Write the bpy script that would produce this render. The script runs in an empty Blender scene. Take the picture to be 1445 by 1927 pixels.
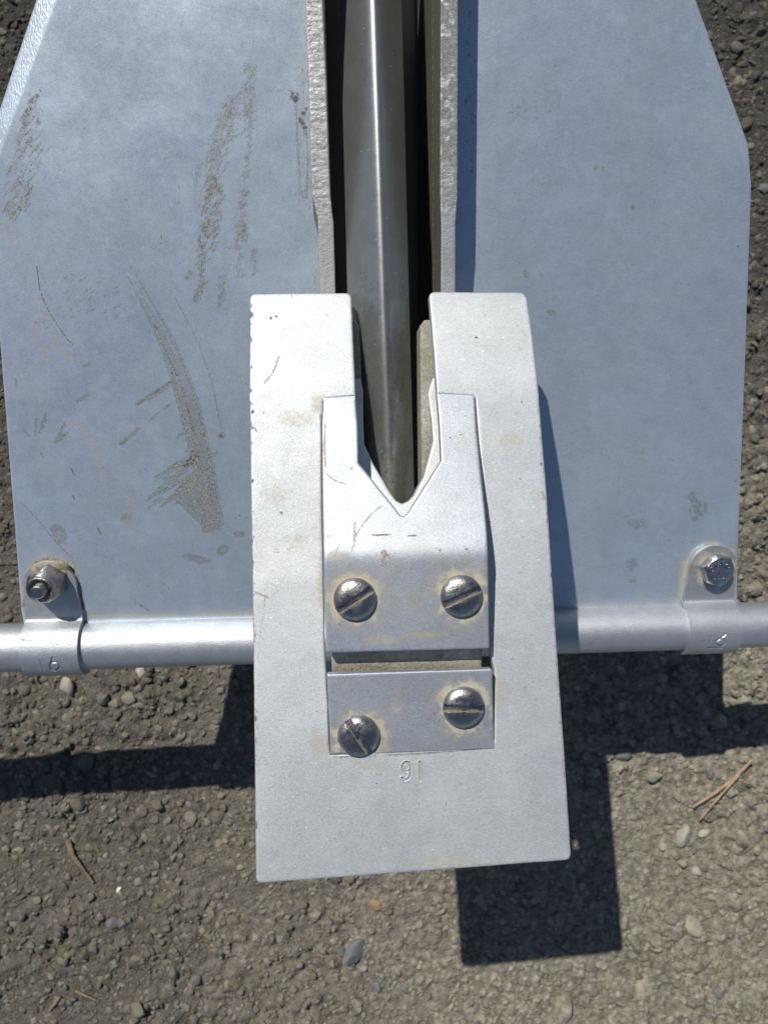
import bpy, bmesh, math, random
import numpy as np
from math import radians, sin, cos, pi
from mathutils import Matrix, Vector
from mathutils.geometry import delaunay_2d_cdt

# ------------------------------------------------------------------ frame of the place
U = 0.00015                 # metres per working unit (the crown plate is about 590 units = 89 mm wide)
F = 1392.0
GA = 1.93                   # ground distance in units of F
CAM_H = GA * F * U
sc = bpy.context.scene

# ------------------------------------------------------------------ camera
cd = bpy.data.cameras.new('camera'); cam = bpy.data.objects.new('camera', cd)
sc.collection.objects.link(cam); sc.camera = cam
cd.sensor_fit = 'VERTICAL'; cd.sensor_height = 36; cd.lens = 26
cd.clip_start = 0.005; cd.clip_end = 100
cam.location = (0, 0, CAM_H)
cd.dof.use_dof = True; cd.dof.focus_distance = 0.235; cd.dof.aperture_fstop = 20

# ------------------------------------------------------------------ sky and sun
SUN_TO = Vector((-0.402, 0.735, 1.0)).normalized()
w = bpy.data.worlds.new('World'); sc.world = w; w.use_nodes = True
nt = w.node_tree; bg = nt.nodes['Background']
sky = nt.nodes.new('ShaderNodeTexSky'); sky.sky_type = 'NISHITA'; sky.sun_disc = False
sky.sun_elevation = math.asin(SUN_TO.z); sky.sun_rotation = math.atan2(SUN_TO.x, SUN_TO.y)
sky.air_density = 1.0; sky.dust_density = 0.3; sky.ozone_density = 2.0
nt.links.new(sky.outputs[0], bg.inputs[0]); bg.inputs[1].default_value = 0.058
sd = bpy.data.lights.new('sun', 'SUN'); sun = bpy.data.objects.new('sun', sd)
sc.collection.objects.link(sun); sd.energy = 4.1; sd.angle = radians(0.5); sd.color = (1, 0.955, 0.88)
sun.rotation_euler = SUN_TO.to_track_quat('Z', 'Y').to_euler(); sun.location = (0, 0, 2)
sc.view_settings.view_transform = 'Standard'; sc.view_settings.look = 'None'
sc.view_settings.exposure = 0.06; sc.view_settings.gamma = 1

# ------------------------------------------------------------------ anchor frame
A0 = 1.45
M = Matrix.Translation((0, 0, CAM_H - A0*F*U)) @ Matrix.Rotation(radians(1.1), 4, 'Z') @ Matrix.Rotation(radians(4), 4, 'Y')
Mn = np.array(M); R3 = Mn[:3, :3]; T3 = Mn[:3, 3] / U
Ri = R3.T
CAMU = np.array([0, 0, CAM_H/U])
rng = np.random.default_rng(7); random.seed(7)

def img(P):                                       # anchor coordinates -> where a point shows, for placing wear marks
    Wp = np.asarray(P) @ R3.T + T3 - CAMU
    return 722.5 + F*Wp[:, 0]/-Wp[:, 2], 963.5 - F*Wp[:, 1]/-Wp[:, 2]

def on(px, py, zf):                               # point of the surface z = zf(x, y), anchor coordinates
    o = Ri @ (CAMU - T3); d = Ri @ np.array([px-722.5, -(py-963.5), -F]); d = d/-d[2]
    s = o[2] - 100.0
    for _ in range(40):
        p = o + d*s
        z = float(zf(np.array([p[0]]), np.array([p[1]]))[0])
        s += 0.8*(p[2]-z)
    return (o + d*s)[:2]

def poly(pts, zf): return [tuple(on(x, y, zf)) for x, y in pts]

# ------------------------------------------------------------------ value noise
def vnoise(x, y, seed=0):
    xi = np.floor(x).astype(np.int64); yi = np.floor(y).astype(np.int64)
    fx = x-xi; fy = y-yi; fx = fx*fx*(3-2*fx); fy = fy*fy*(3-2*fy)
    def h(a, b):
        n = (a*374761393 + b*668265263 + seed*974634777) & 0x7fffffff
        n = ((n ^ (n >> 13))*1274126177) & 0x7fffffff
        return ((n ^ (n >> 16)) & 0xffff)/65535.0
    return (h(xi, yi)*(1-fx)+h(xi+1, yi)*fx)*(1-fy) + (h(xi, yi+1)*(1-fx)+h(xi+1, yi+1)*fx)*fy
def fbm(x, y, o=4, seed=0):
    s = 0; a = 0.5
    for k in range(o): s = s + a*vnoise(x*2**k, y*2**k, seed+k); a *= 0.5
    return s

# ------------------------------------------------------------------ materials
def nodes(name):
    m = bpy.data.materials.new(name); m.use_nodes = True
    n = m.node_tree; b = n.nodes['Principled BSDF']
    tc = n.nodes.new('ShaderNodeTexCoord')
    return m, n, b, tc.outputs['Object']
def N(n, typ, **k):
    o = n.nodes.new(typ)
    for a, v in k.items():
        if a in o.inputs.keys(): o.inputs[a].default_value = v
        else: setattr(o, a, v)
    return o
def noise(n, vec, scale, detail=3, rough=0.55, dist=0, stretch=None):
    if stretch:
        mp = n.nodes.new('ShaderNodeMapping'); n.links.new(vec, mp.inputs[0]); mp.inputs['Scale'].default_value = stretch; vec = mp.outputs[0]
    t = n.nodes.new('ShaderNodeTexNoise'); n.links.new(vec, t.inputs['Vector'])
    t.inputs['Scale'].default_value = scale; t.inputs['Detail'].default_value = detail
    t.inputs['Roughness'].default_value = rough; t.inputs['Distortion'].default_value = dist
    return t.outputs['Fac']
def ramp(n, val, lo, hi, a=0.0, b=1.0):
    r = n.nodes.new('ShaderNodeMapRange'); n.links.new(val, r.inputs[0])
    r.inputs[1].default_value = lo; r.inputs[2].default_value = hi; r.inputs[3].default_value = a; r.inputs[4].default_value = b
    return r.outputs[0]
def mixc(n, fac, a, b):
    m = n.nodes.new('ShaderNodeMix'); m.data_type = 'RGBA'
    for s, v in ((m.inputs[0], fac), (m.inputs[6], a), (m.inputs[7], b)):
        if isinstance(v, (int, float)): s.default_value = v
        elif isinstance(v, tuple): s.default_value = (*v, 1)
        else: n.links.new(v, s)
    return m.outputs[2]
def mth(n, op, a, b=0.0, clamp=False):
    m = n.nodes.new('ShaderNodeMath'); m.operation = op; m.use_clamp = clamp
    for s, v in ((m.inputs[0], a), (m.inputs[1], b)):
        if isinstance(v, (int, float)): s.default_value = v
        else: n.links.new(v, s)
    return m.outputs[0]
def attr(n, name):
    a = n.nodes.new('ShaderNodeAttribute'); a.attribute_name = name; return a.outputs['Fac']
def bump(n, b, h, strength, dist, prev=None):
    bn = n.nodes.new('ShaderNodeBump'); bn.inputs['Strength'].default_value = strength; bn.inputs['Distance'].default_value = dist
    n.links.new(h, bn.inputs['Height'])
    if prev: n.links.new(prev, bn.inputs['Normal'])
    n.links.new(bn.outputs[0], b.inputs['Normal']); return bn.outputs[0]

def aluminium(name, base=(0.70, 0.71, 0.72), metal=0.8, rough=0.42, grain=0.25, mud_noise=0.0, streak=0.0, fleck=0.25, film=0.35, mudc=(0.085, 0.073, 0.03), mudn=0.85):
    m, n, b, oc = nodes(name)
    big = noise(n, oc, 38, 5, 0.6); mid = noise(n, oc, 330, 6, 0.7); fine = noise(n, oc, 2300, 3, 0.7)
    dark = tuple(c*0.94 for c in base)
    c = mixc(n, ramp(n, mid, 0.3, 0.7), dark, base)
    cream = (base[0]*0.98, base[1]*0.95, base[2]*0.83)
    c = mixc(n, mth(n, 'MULTIPLY', ramp(n, big, 0.42, 0.68), film), c, cream)
    c = mixc(n, ramp(n, noise(n, oc, 130, 7, 0.8, 0.6), 0.42, 0.66, 0.0, 0.26), c, tuple(x*0.66 for x in base))
    c = mixc(n, ramp(n, noise(n, oc, 62, 9, 0.82, 0.3), 0.46, 0.66, 0.0, 0.42), c, tuple(min(1, x*1.22+.03) for x in base))
    c = mixc(n, ramp(n, fine, 0.42, 0.72, 0, fleck), c, (0.95, 0.95, 0.94))
    c = mixc(n, ramp(n, fine, 0.44, 0.28, 0, fleck*0.6), c, tuple(x*0.45 for x in base))
    # short pale wear flecks
    v = n.nodes.new('ShaderNodeTexVoronoi'); v.distance = 'EUCLIDEAN'; v.inputs['Scale'].default_value = 210; v.inputs['Randomness'].default_value = 1
    mp = n.nodes.new('ShaderNodeMapping'); n.links.new(oc, mp.inputs[0]); mp.inputs['Rotation'].default_value = (0, 0, 0.6); mp.inputs['Scale'].default_value = (1.0, 2.2, 1.0)
    n.links.new(mp.outputs[0], v.inputs['Vector'])
    vf = ramp(n, v.outputs['Distance'], 0.10, 0.04)
    pick = ramp(n, v.outputs['Color'], 0.55, 0.6)
    c = mixc(n, mth(n, 'MULTIPLY', mth(n, 'MULTIPLY', vf, pick), 0.7), c, (0.95, 0.95, 0.95))
    v2 = n.nodes.new('ShaderNodeTexVoronoi'); v2.inputs['Scale'].default_value = 95; n.links.new(oc, v2.inputs['Vector'])
    sp = mth(n, 'MULTIPLY', ramp(n, v2.outputs['Distance'], 0.035, 0.02), ramp(n, v2.outputs['Color'], 0.6, 0.62))
    # wear painted on the mesh itself
    brk = noise(n, oc, 700, 4, 0.75); brk2 = noise(n, oc, 2200, 2, 0.6)
    mud = attr(n, 'mud'); rust = attr(n, 'rust'); drk = attr(n, 'dark')
    mudf = ramp(n, mth(n, 'ADD', mud, mth(n, 'MULTIPLY', mth(n, 'SUBTRACT', brk, 0.5), mudn)), 0.12, 0.85)
    mudf = mth(n, 'MULTIPLY', mudf, ramp(n, mud, 0.0, 0.12), True)
    rustf = mth(n, 'MULTIPLY', ramp(n, mth(n, 'ADD', rust, mth(n, 'MULTIPLY', mth(n, 'SUBTRACT', brk2, 0.5), 1.0)), 0.25, 0.7), ramp(n, rust, 0.0, 0.15), True)
    drkf = mth(n, 'MULTIPLY', ramp(n, mth(n, 'ADD', drk, mth(n, 'MULTIPLY', mth(n, 'SUBTRACT', brk2, 0.5), 0.8)), 0.2, 0.65), ramp(n, drk, 0.0, 0.1), True)
    pal = attr(n, 'pale'); palef = mth(n, 'MULTIPLY', ramp(n, mth(n, 'ADD', pal, mth(n, 'MULTIPLY', mth(n, 'SUBTRACT', brk, 0.5), 0.9)), 0.1, 0.8), ramp(n, pal, 0.0, 0.15), True)
    if mud_noise:
        mn = ramp(n, noise(n, oc, 75, 6, 0.65), 0.42, 0.7, 0, mud_noise)
        mudf = mth(n, 'ADD', mudf, mn, True)
    c = mixc(n, mth(n, 'MULTIPLY', mth(n, 'POWER', mudf, 0.6), ramp(n, brk2, 0.35, 0.65, 0.55, 1.0)), c, mudc)
    c = mixc(n, mth(n, 'MULTIPLY', palef, 0.72), c, (0.50, 0.455, 0.33))
    c = mixc(n, mth(n, 'MULTIPLY', rustf, 0.75), c, (0.28, 0.14, 0.06))
    c = mixc(n, mth(n, 'MULTIPLY', drkf, 0.85), c, (0.055, 0.045, 0.035))
    c = mixc(n, mth(n, 'MULTIPLY', sp, 0.6), c, (0.08, 0.07, 0.06))
    n.links.new(c, b.inputs['Base Color'])
    dirt = mth(n, 'ADD', mth(n, 'ADD', mth(n, 'ADD', mudf, rustf), drkf), mth(n, 'MULTIPLY', palef, 0.6), True)
    n.links.new(ramp(n, dirt, 0.35, 1, metal, 0.05), b.inputs['Metallic'])
    blot = noise(n, oc, 21, 5, 0.62, 0.8)
    r = mth(n, 'ADD', mth(n, 'ADD', ramp(n, mid, 0.25, 0.75, rough-0.02, rough+0.04), ramp(n, blot, 0.35, 0.65, -0.03, 0.05)), mth(n, 'MULTIPLY', dirt, 0.3), True)
    n.links.new(r, b.inputs['Roughness'])
    h = mth(n, 'ADD', mth(n, 'MULTIPLY', fine, 1.0), mth(n, 'MULTIPLY', mid, 0.45))
    p = bump(n, b, h, grain, 0.0006)
    if streak:
        g = noise(n, oc, 900, 2, 0.5, 0, (1.0, 0.04, 0.04))
        p = bump(n, b, g, streak, 0.0004, p)
    gr = attr(n, 'grind')
    wv = noise(n, oc, 1900, 2, 0.5, 0, (1.0, 0.33, 0.05))
    p = bump(n, b, mth(n, 'MULTIPLY', wv, gr), 0.22, 0.0008, p)
    return m

M_FLUKE = aluminium('fluke_aluminium', (0.59, 0.69, 0.80), 0.66, 0.36, 0.05, streak=0.05, fleck=0.45, film=0.45)
M_PLATE = aluminium('plate_aluminium', (0.515, 0.54, 0.555), 0.66, 0.58, 0.12, fleck=0.36, film=0.28, mudc=(0.46, 0.41, 0.28))
M_TONGUE = aluminium('tongue_aluminium', (0.47, 0.51, 0.56), 0.76, 0.52, 0.12, fleck=0.34, film=0.75, mudc=(0.46, 0.41, 0.28))
M_TAB = aluminium('tab_aluminium', (0.66, 0.67, 0.68), 0.75, 0.42, 0.30, fleck=0.3, film=0.6)
M_TUBE = aluminium('tube_aluminium', (0.47, 0.50, 0.54), 0.75, 0.47, 0.34, mudc=(0.40, 0.35, 0.23))
M_SHANK = aluminium('shank_aluminium', (0.30, 0.31, 0.305), 0.8, 0.34, 0.05, streak=0.05, fleck=0.05)
M_RIB = aluminium('rib_aluminium', (0.56, 0.56, 0.55), 0.7, 0.48, 0.28, mud_noise=0.1, fleck=0.4, mudc=(0.185, 0.185, 0.175))
M_SLOT_SHADE = aluminium('slot_shade_aluminium', (0.20, 0.195, 0.165), 0.5, 0.45, 0.08, fleck=0.05, film=0.3)  # rib metal darkened: the slot's shade is put into the colour
M_CAST = aluminium('crown_aluminium', (0.55, 0.53, 0.47), 0.4, 0.55, 0.3, mud_noise=0.45)

def steel(name, base, rough, tarnish=0.5):
    m, n, b, oc = nodes(name)
    oi = n.nodes.new('ShaderNodeObjectInfo'); va = n.nodes.new('ShaderNodeVectorMath'); va.operation = 'ADD'; n.links.new(oc, va.inputs[0]); n.links.new(oi.outputs['Random'], va.inputs[1]); oc = va.outputs[0]
    a = noise(n, oc, 420, 6, 0.7, 0.4); c = noise(n, oc, 1300, 3, 0.6)
    col = mixc(n, ramp(n, a, 0.35, 0.65, 0, tarnish), base, (0.16, 0.13, 0.085))
    mud = attr(n, 'mud')
    mf = mth(n, 'MULTIPLY', ramp(n, mth(n, 'ADD', mud, mth(n, 'SUBTRACT', a, 0.5)), 0.3, 0.6), 0.85, True)
    col = mixc(n, mf, col, (0.24, 0.21, 0.145))
    n.links.new(col, b.inputs['Base Color'])
    n.links.new(ramp(n, mf, 0, 1, 1.0, 0.1), b.inputs['Metallic'])
    n.links.new(mth(n, 'ADD', ramp(n, a, 0.35, 0.65, rough-0.08, rough+0.26), mth(n, 'MULTIPLY', mf, 0.4), True), b.inputs['Roughness'])
    bump(n, b, mth(n, 'ADD', a, mth(n, 'MULTIPLY', c, 0.5)), 0.4, 0.0005)
    return m
M_STEEL = steel('stainless_steel', (0.46, 0.455, 0.45), 0.27, 0.6)
M_BOLT = steel('bolt_steel', (0.50, 0.50, 0.53), 0.28, 0.25)

# ------------------------------------------------------------------ object helpers
def link(name, me, mat, parent=None, **props):
    o = bpy.data.objects.new(name, me); sc.collection.objects.link(o)
    if mat and not me.materials: me.materials.append(mat)
    o.parent = parent
    for k, v in props.items(): o[k] = v
    return o
def mesh_from(name, V, faces, smooth=True, sharp=None):
    me = bpy.data.meshes.new(name)
    me.from_pydata((np.asarray(V)*U).tolist(), [], faces if isinstance(faces, list) else faces.tolist()); me.validate(); me.update()
    if smooth:
        me.shade_smooth()
        if sharp: me.set_sharp_from_angle(angle=radians(sharp))
    return me
def set_attr(me, name, vals):
    a = me.attributes.new(name, 'FLOAT', 'POINT'); a.data.foreach_set('value', np.asarray(vals, dtype=np.float32))

def inside(poly_, X, Y):
    r = np.zeros(X.shape, bool); p = np.asarray(poly_); q = np.roll(p, -1, 0)
    for (x0, y0), (x1, y1) in zip(p, q):
        if y0 == y1: continue
        c = ((y0 > Y) != (y1 > Y)) & (X < (x1-x0)*(Y-y0)/(y1-y0)+x0); r ^= c
    return r
def area(p):
    p = np.asarray(p); q = np.roll(p, -1, 0); return 0.5*np.sum(p[:, 0]*q[:, 1]-q[:, 0]*p[:, 1])
def round_poly(pts, radii):
    out = []; n = len(pts)
    for i in range(n):
        p = np.array(pts[i], float); a = np.array(pts[i-1], float); b = np.array(pts[(i+1) % n], float)
        r = radii.get(i, 0) if isinstance(radii, dict) else radii
        if r <= 0: out.append(tuple(p)); continue
        da = a-p; db = b-p; la = np.linalg.norm(da); lb = np.linalg.norm(db); t = min(r, la*0.45, lb*0.45)
        s = p+da/la*t; e = p+db/lb*t
        for k in range(7):
            u = k/6; out.append(tuple((1-u)**2*s+2*u*(1-u)*p+u*u*e))
    return out
def resample(pts, sp):
    out = []; n = len(pts)
    for i in range(n):
        a = np.array(pts[i]); b = np.array(pts[(i+1) % n]); L = np.linalg.norm(b-a)
        if L < 1e-6: continue
        k = max(1, int(round(L/sp)))
        for j in range(k): out.append(a+(b-a)*j/k)
    return np.array(out)
def vnormals(p):                                  # inward for a counter-clockwise ring
    t = np.roll(p, -1, 0)-np.roll(p, 1, 0); t /= np.maximum(np.linalg.norm(t, axis=1, keepdims=True), 1e-9)
    return np.stack([-t[:, 1], t[:, 0]], 1)

def sheet(name, outline, zf, th, mat, parent, r=3.0, sp=3.0, window=None, attrs=None, post=None, sharp=48, bottom=None, soft=None):
    """plate of real thickness over the outline, rounded rim, dense top so relief and wear can sit on it"""
    if area(outline) < 0: outline = outline[::-1]
    ring = resample(outline, sp*1.3)
    nv = vnormals(ring); n = len(ring)
    ring = ring+nv*((fbm(ring[:, 0]/26+ring[:, 1]/31, ring[:, 1]/26-ring[:, 0]/37, 4, 77)-0.47)*1.1)[:, None]
    levels = []
    for k in range(4):
        ph = k*pi/6
        levels.append((ring+nv*r*(1-sin(ph)), -r*(1-cos(ph))))
    x0, y0 = ring.min(0); x1, y1 = ring.max(0)
    gx, gy = np.meshgrid(np.arange(x0, x1, sp), np.arange(y0, y1, sp)); gx = gx.ravel()+rng.uniform(-.12, .12, gx.size)*sp; gy = gy.ravel()+rng.uniform(-.12, .12, gy.size)*sp
    if y1 > 1400:                                 # the far part of a fluke needs no dense mesh
        thin = np.random.default_rng(1).random(gx.size) < np.where(gy > 1400, 0.04, 1); gx = gx[thin]; gy = gy[thin]
    k = inside(ring+nv*(r+sp*0.55), gx, gy)
    wr = None
    if window is not None:
        wr = resample(window if area(window) > 0 else window[::-1], sp)
        k &= ~inside(wr-vnormals(wr)*sp*0.6, gx, gy)
    gx = gx[k]; gy = gy[k]
    P = [Vector(p) for p in levels[0][0]]+[Vector((a, b)) for a, b in zip(gx, gy)]
    fc = [list(range(n))]; edges = []
    if wr is not None:
        b0 = len(P); P += [Vector(p) for p in wr]; edges = [(b0+i, b0+(i+1) % len(wr)) for i in range(len(wr))]
    res = delaunay_2d_cdt(P, edges, fc, 1, 1e-6)
    tv = np.array([tuple(v) for v in res[0]]); orig = res[3]
    remap = {}
    for i, o in enumerate(orig):
        for q in o: remap[q] = i
    F_ = [list(f) for f in res[2]]
    if wr is not None:
        cen = np.array([tv[f].mean(0) for f in F_]); kill = inside(wr, cen[:, 0], cen[:, 1])
        F_ = [f for f, kk in zip(F_, kill) if not kk]
    z = zf(tv[:, 0], tv[:, 1])
    V = [np.column_stack([tv, z])]; base = len(tv); prev = [remap[i] for i in range(n)]
    zr = zf(ring[:, 0], ring[:, 1])
    for lv, dz in levels[1:]+[(ring, None)]:
        zz = zf(lv[:, 0], lv[:, 1])+dz*(soft(lv[:, 0], lv[:, 1]) if soft is not None else 1.0) if dz is not None else (zr-th if bottom is None else np.full(n, bottom))
        V.append(np.column_stack([lv, zz])); cur = list(range(base, base+n)); base += n
        for i in range(n):
            j = (i+1) % n; F_.append([prev[j], prev[i], cur[i], cur[j]])
        prev = cur
    sp2 = max(sp*8, 20)
    gx, gy = np.meshgrid(np.arange(x0, x1, sp2), np.arange(y0, y1, sp2)); gx = gx.ravel()+rng.uniform(-1, 1, gx.size); gy = gy.ravel()+rng.uniform(-1, 1, gy.size)
    k = inside(ring+nv*sp, gx, gy)
    P = [Vector(p) for p in ring]+[Vector(q) for q in zip(gx[k], gy[k])]
    res = delaunay_2d_cdt(P, [], [list(range(n))], 1, 1e-6)
    bv = np.array([tuple(v) for v in res[0]]); rm = {}
    for i, o in enumerate(res[3]):
        for q in o: rm.setdefault(i, q)
    zz = zf(bv[:, 0], bv[:, 1])-th if bottom is None else np.full(len(bv), bottom)
    mp = {}; ex = []
    for i in range(len(bv)):
        if rm.get(i, n) < n: mp[i] = prev[rm[i]]
        else: mp[i] = base+len(ex); ex.append((bv[i, 0], bv[i, 1], zz[i]))
    if ex: V.append(np.array(ex))
    F_ += [[mp[i] for i in f][::-1] for f in res[2]]
    V = np.vstack(V)
    if post is not None: V = post(V)
    me = mesh_from(name, V, F_, True, sharp)
    if attrs is not None:
        for kk, vv in attrs(V).items(): set_attr(me, kk, vv)
    return link(name, me, mat, parent)

# painting of wear: distance to strokes, measured where the vertices stand
def stroke(acc, X, Y, pts, width, val, soft=0.6):
    pts = np.asarray(pts, float); m = width+2
    k = np.where((X > pts[:, 0].min()-m) & (X < pts[:, 0].max()+m) & (Y > pts[:, 1].min()-m) & (Y < pts[:, 1].max()+m))[0]
    if not len(k): return
    x = X[k]; y = Y[k]; d = np.full(len(k), 1e9)
    for (ax, ay), (bx, by) in zip(pts[:-1], pts[1:]):
        L = (bx-ax)**2+(by-ay)**2+1e-9; t = np.clip(((x-ax)*(bx-ax)+(y-ay)*(by-ay))/L, 0, 1)
        d = np.minimum(d, np.hypot(x-ax-t*(bx-ax), y-ay-t*(by-ay)))
    v = val*np.clip((width-d)/(width*soft+1e-6), 0, 1)
    acc[k] = np.maximum(acc[k], v)
def blob(acc, X, Y, cx, cy, rx, ry, val, ang=0):
    ca, sa = cos(ang), sin(ang); u = ((X-cx)*ca+(Y-cy)*sa)/rx; v = (-(X-cx)*sa+(Y-cy)*ca)/ry
    acc[:] = np.maximum(acc, val*np.clip(1.5-1.5*np.hypot(u, v), 0, 1))
def halo(acc, X, Y, cx, cy, r, wd, val, power=1.0):
    d = np.hypot(X-cx, Y-cy); acc[:] = np.maximum(acc, val*np.clip(1-(d-r)/wd, 0, 1)**power*np.clip(2.6*fbm(X/15, Y/15, 4, 5)-0.55, 0.15, 1.1))
def curve(pts, n=24):
    pts = np.asarray(pts, float); t = np.r_[0, np.cumsum(np.hypot(*np.diff(pts, axis=0).T))]; u = np.linspace(0, t[-1], n)
    q = np.column_stack([np.interp(u, t, pts[:, 0]), np.interp(u, t, pts[:, 1])])
    for _ in range(2): q[1:-1] = (q[:-2]+2*q[1:-1]+q[2:])/4
    return q

# ================================================================== THE ANCHOR
anchor = bpy.data.objects.new('anchor', None); sc.collection.objects.link(anchor)
anchor.matrix_world = M; anchor.empty_display_size = 0.02
anchor['label'] = 'worn silver aluminium boat anchor with two broad flukes and screwed crown plate, lying on gravel'
anchor['category'] = 'anchor'

# ---- surfaces
fluke_z = lambda X, Y: 137+0.30*Y
PY = np.array([-760., -680, -143, 262, 457, 520]); PZ = np.array([634., 626, 571, 515, 459, 436])
_py = np.linspace(-800, 560, 500); _pz = np.interp(_py, PY, PZ)
for _ in range(60): _pz[1:-1] = (_pz[:-2]+_pz[1:-1]*2+_pz[2:])/4
plate_z = lambda X, Y: np.interp(Y, _py, _pz)
YB = on(750, 745, plate_z)[1]
YP = -78.0
_ty = np.linspace(-330, YB, 400); _tz = np.where(_ty > YP, plate_z(0, _ty)+70*np.clip((YB-_ty)/(YB-YP), 0, 1), 0)
zpk = float(plate_z(0, np.array([YP]))[0])+70
_tz = np.where(_ty <= YP, zpk+0.075*(_ty-YP), _tz)
for _ in range(140): _tz[1:-1] = (_tz[:-2]+_tz[1:-1]*2+_tz[2:])/4
def tab_z(X, Y): return np.where(Y > YB, plate_z(X, Y), np.interp(Y, _ty, _tz))
YL = on(775, 1416, plate_z)[1]; zl = float(plate_z(0, np.array([YL]))[0])
ltab_z = lambda X, Y: zl+0.085*(Y-YL)+0*X

# ---- ribs
def rib_z_(X, Y): return fluke_z(X, Y)+106
LRi = [(600, -300), (608, 0), (622, 370), (628, 420), (632, 555), (640, 720)]
LRo = [(566, -300), (575, 0), (588, 370), (598, 412), (603, 555), (612, 720)]
RRi = [(829, -300), (829, 0), (828, 370), (830, 420), (829, 555), (829, 720)]
RRo = [(864, -300), (862, 0), (861, 370), (857, 420), (857, 555), (856, 720)]
def rib_z(X, Y):
    z = rib_z_(X, Y); up = np.clip((Y-590)/60, 0, 1)
    return z + up*(1.2*(fbm(X/9, Y/7, 2, 3)-0.5)+1.8*(fbm(X/12, Y/2.6, 2, 9)-0.5))+0.5*(fbm(X/6, Y/6, 2, 4)-0.5)

# ---- flukes
def facet(p0, p1, sgn, slope):
    a = on(*p0, fluke_z); b = on(*p1, fluke_z); t = (b-a)/np.linalg.norm(b-a); nn = np.array([t[1], -t[0]])*sgn
    return lambda X, Y: np.maximum(0, (X-a[0])*nn[0]+(Y-a[1])*nn[1])
fl = facet((110, 0), (-12, 335), 1, 0)
fr = facet((1283, 0), (1409, 335), -1, 0)
def fluke_left_z(X, Y):
    d = fl(X, Y); return fluke_z(X, Y)-0.42*(np.sqrt(d*d+64)-8) + 2.2*(fbm(X/260, Y/260, 2, 1)-0.5)
def fluke_right_z(X, Y):
    d = fr(X, Y); return fluke_z(X, Y)-0.52*d + 2.2*(fbm(X/260, Y/260, 2, 2)-0.5)

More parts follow.
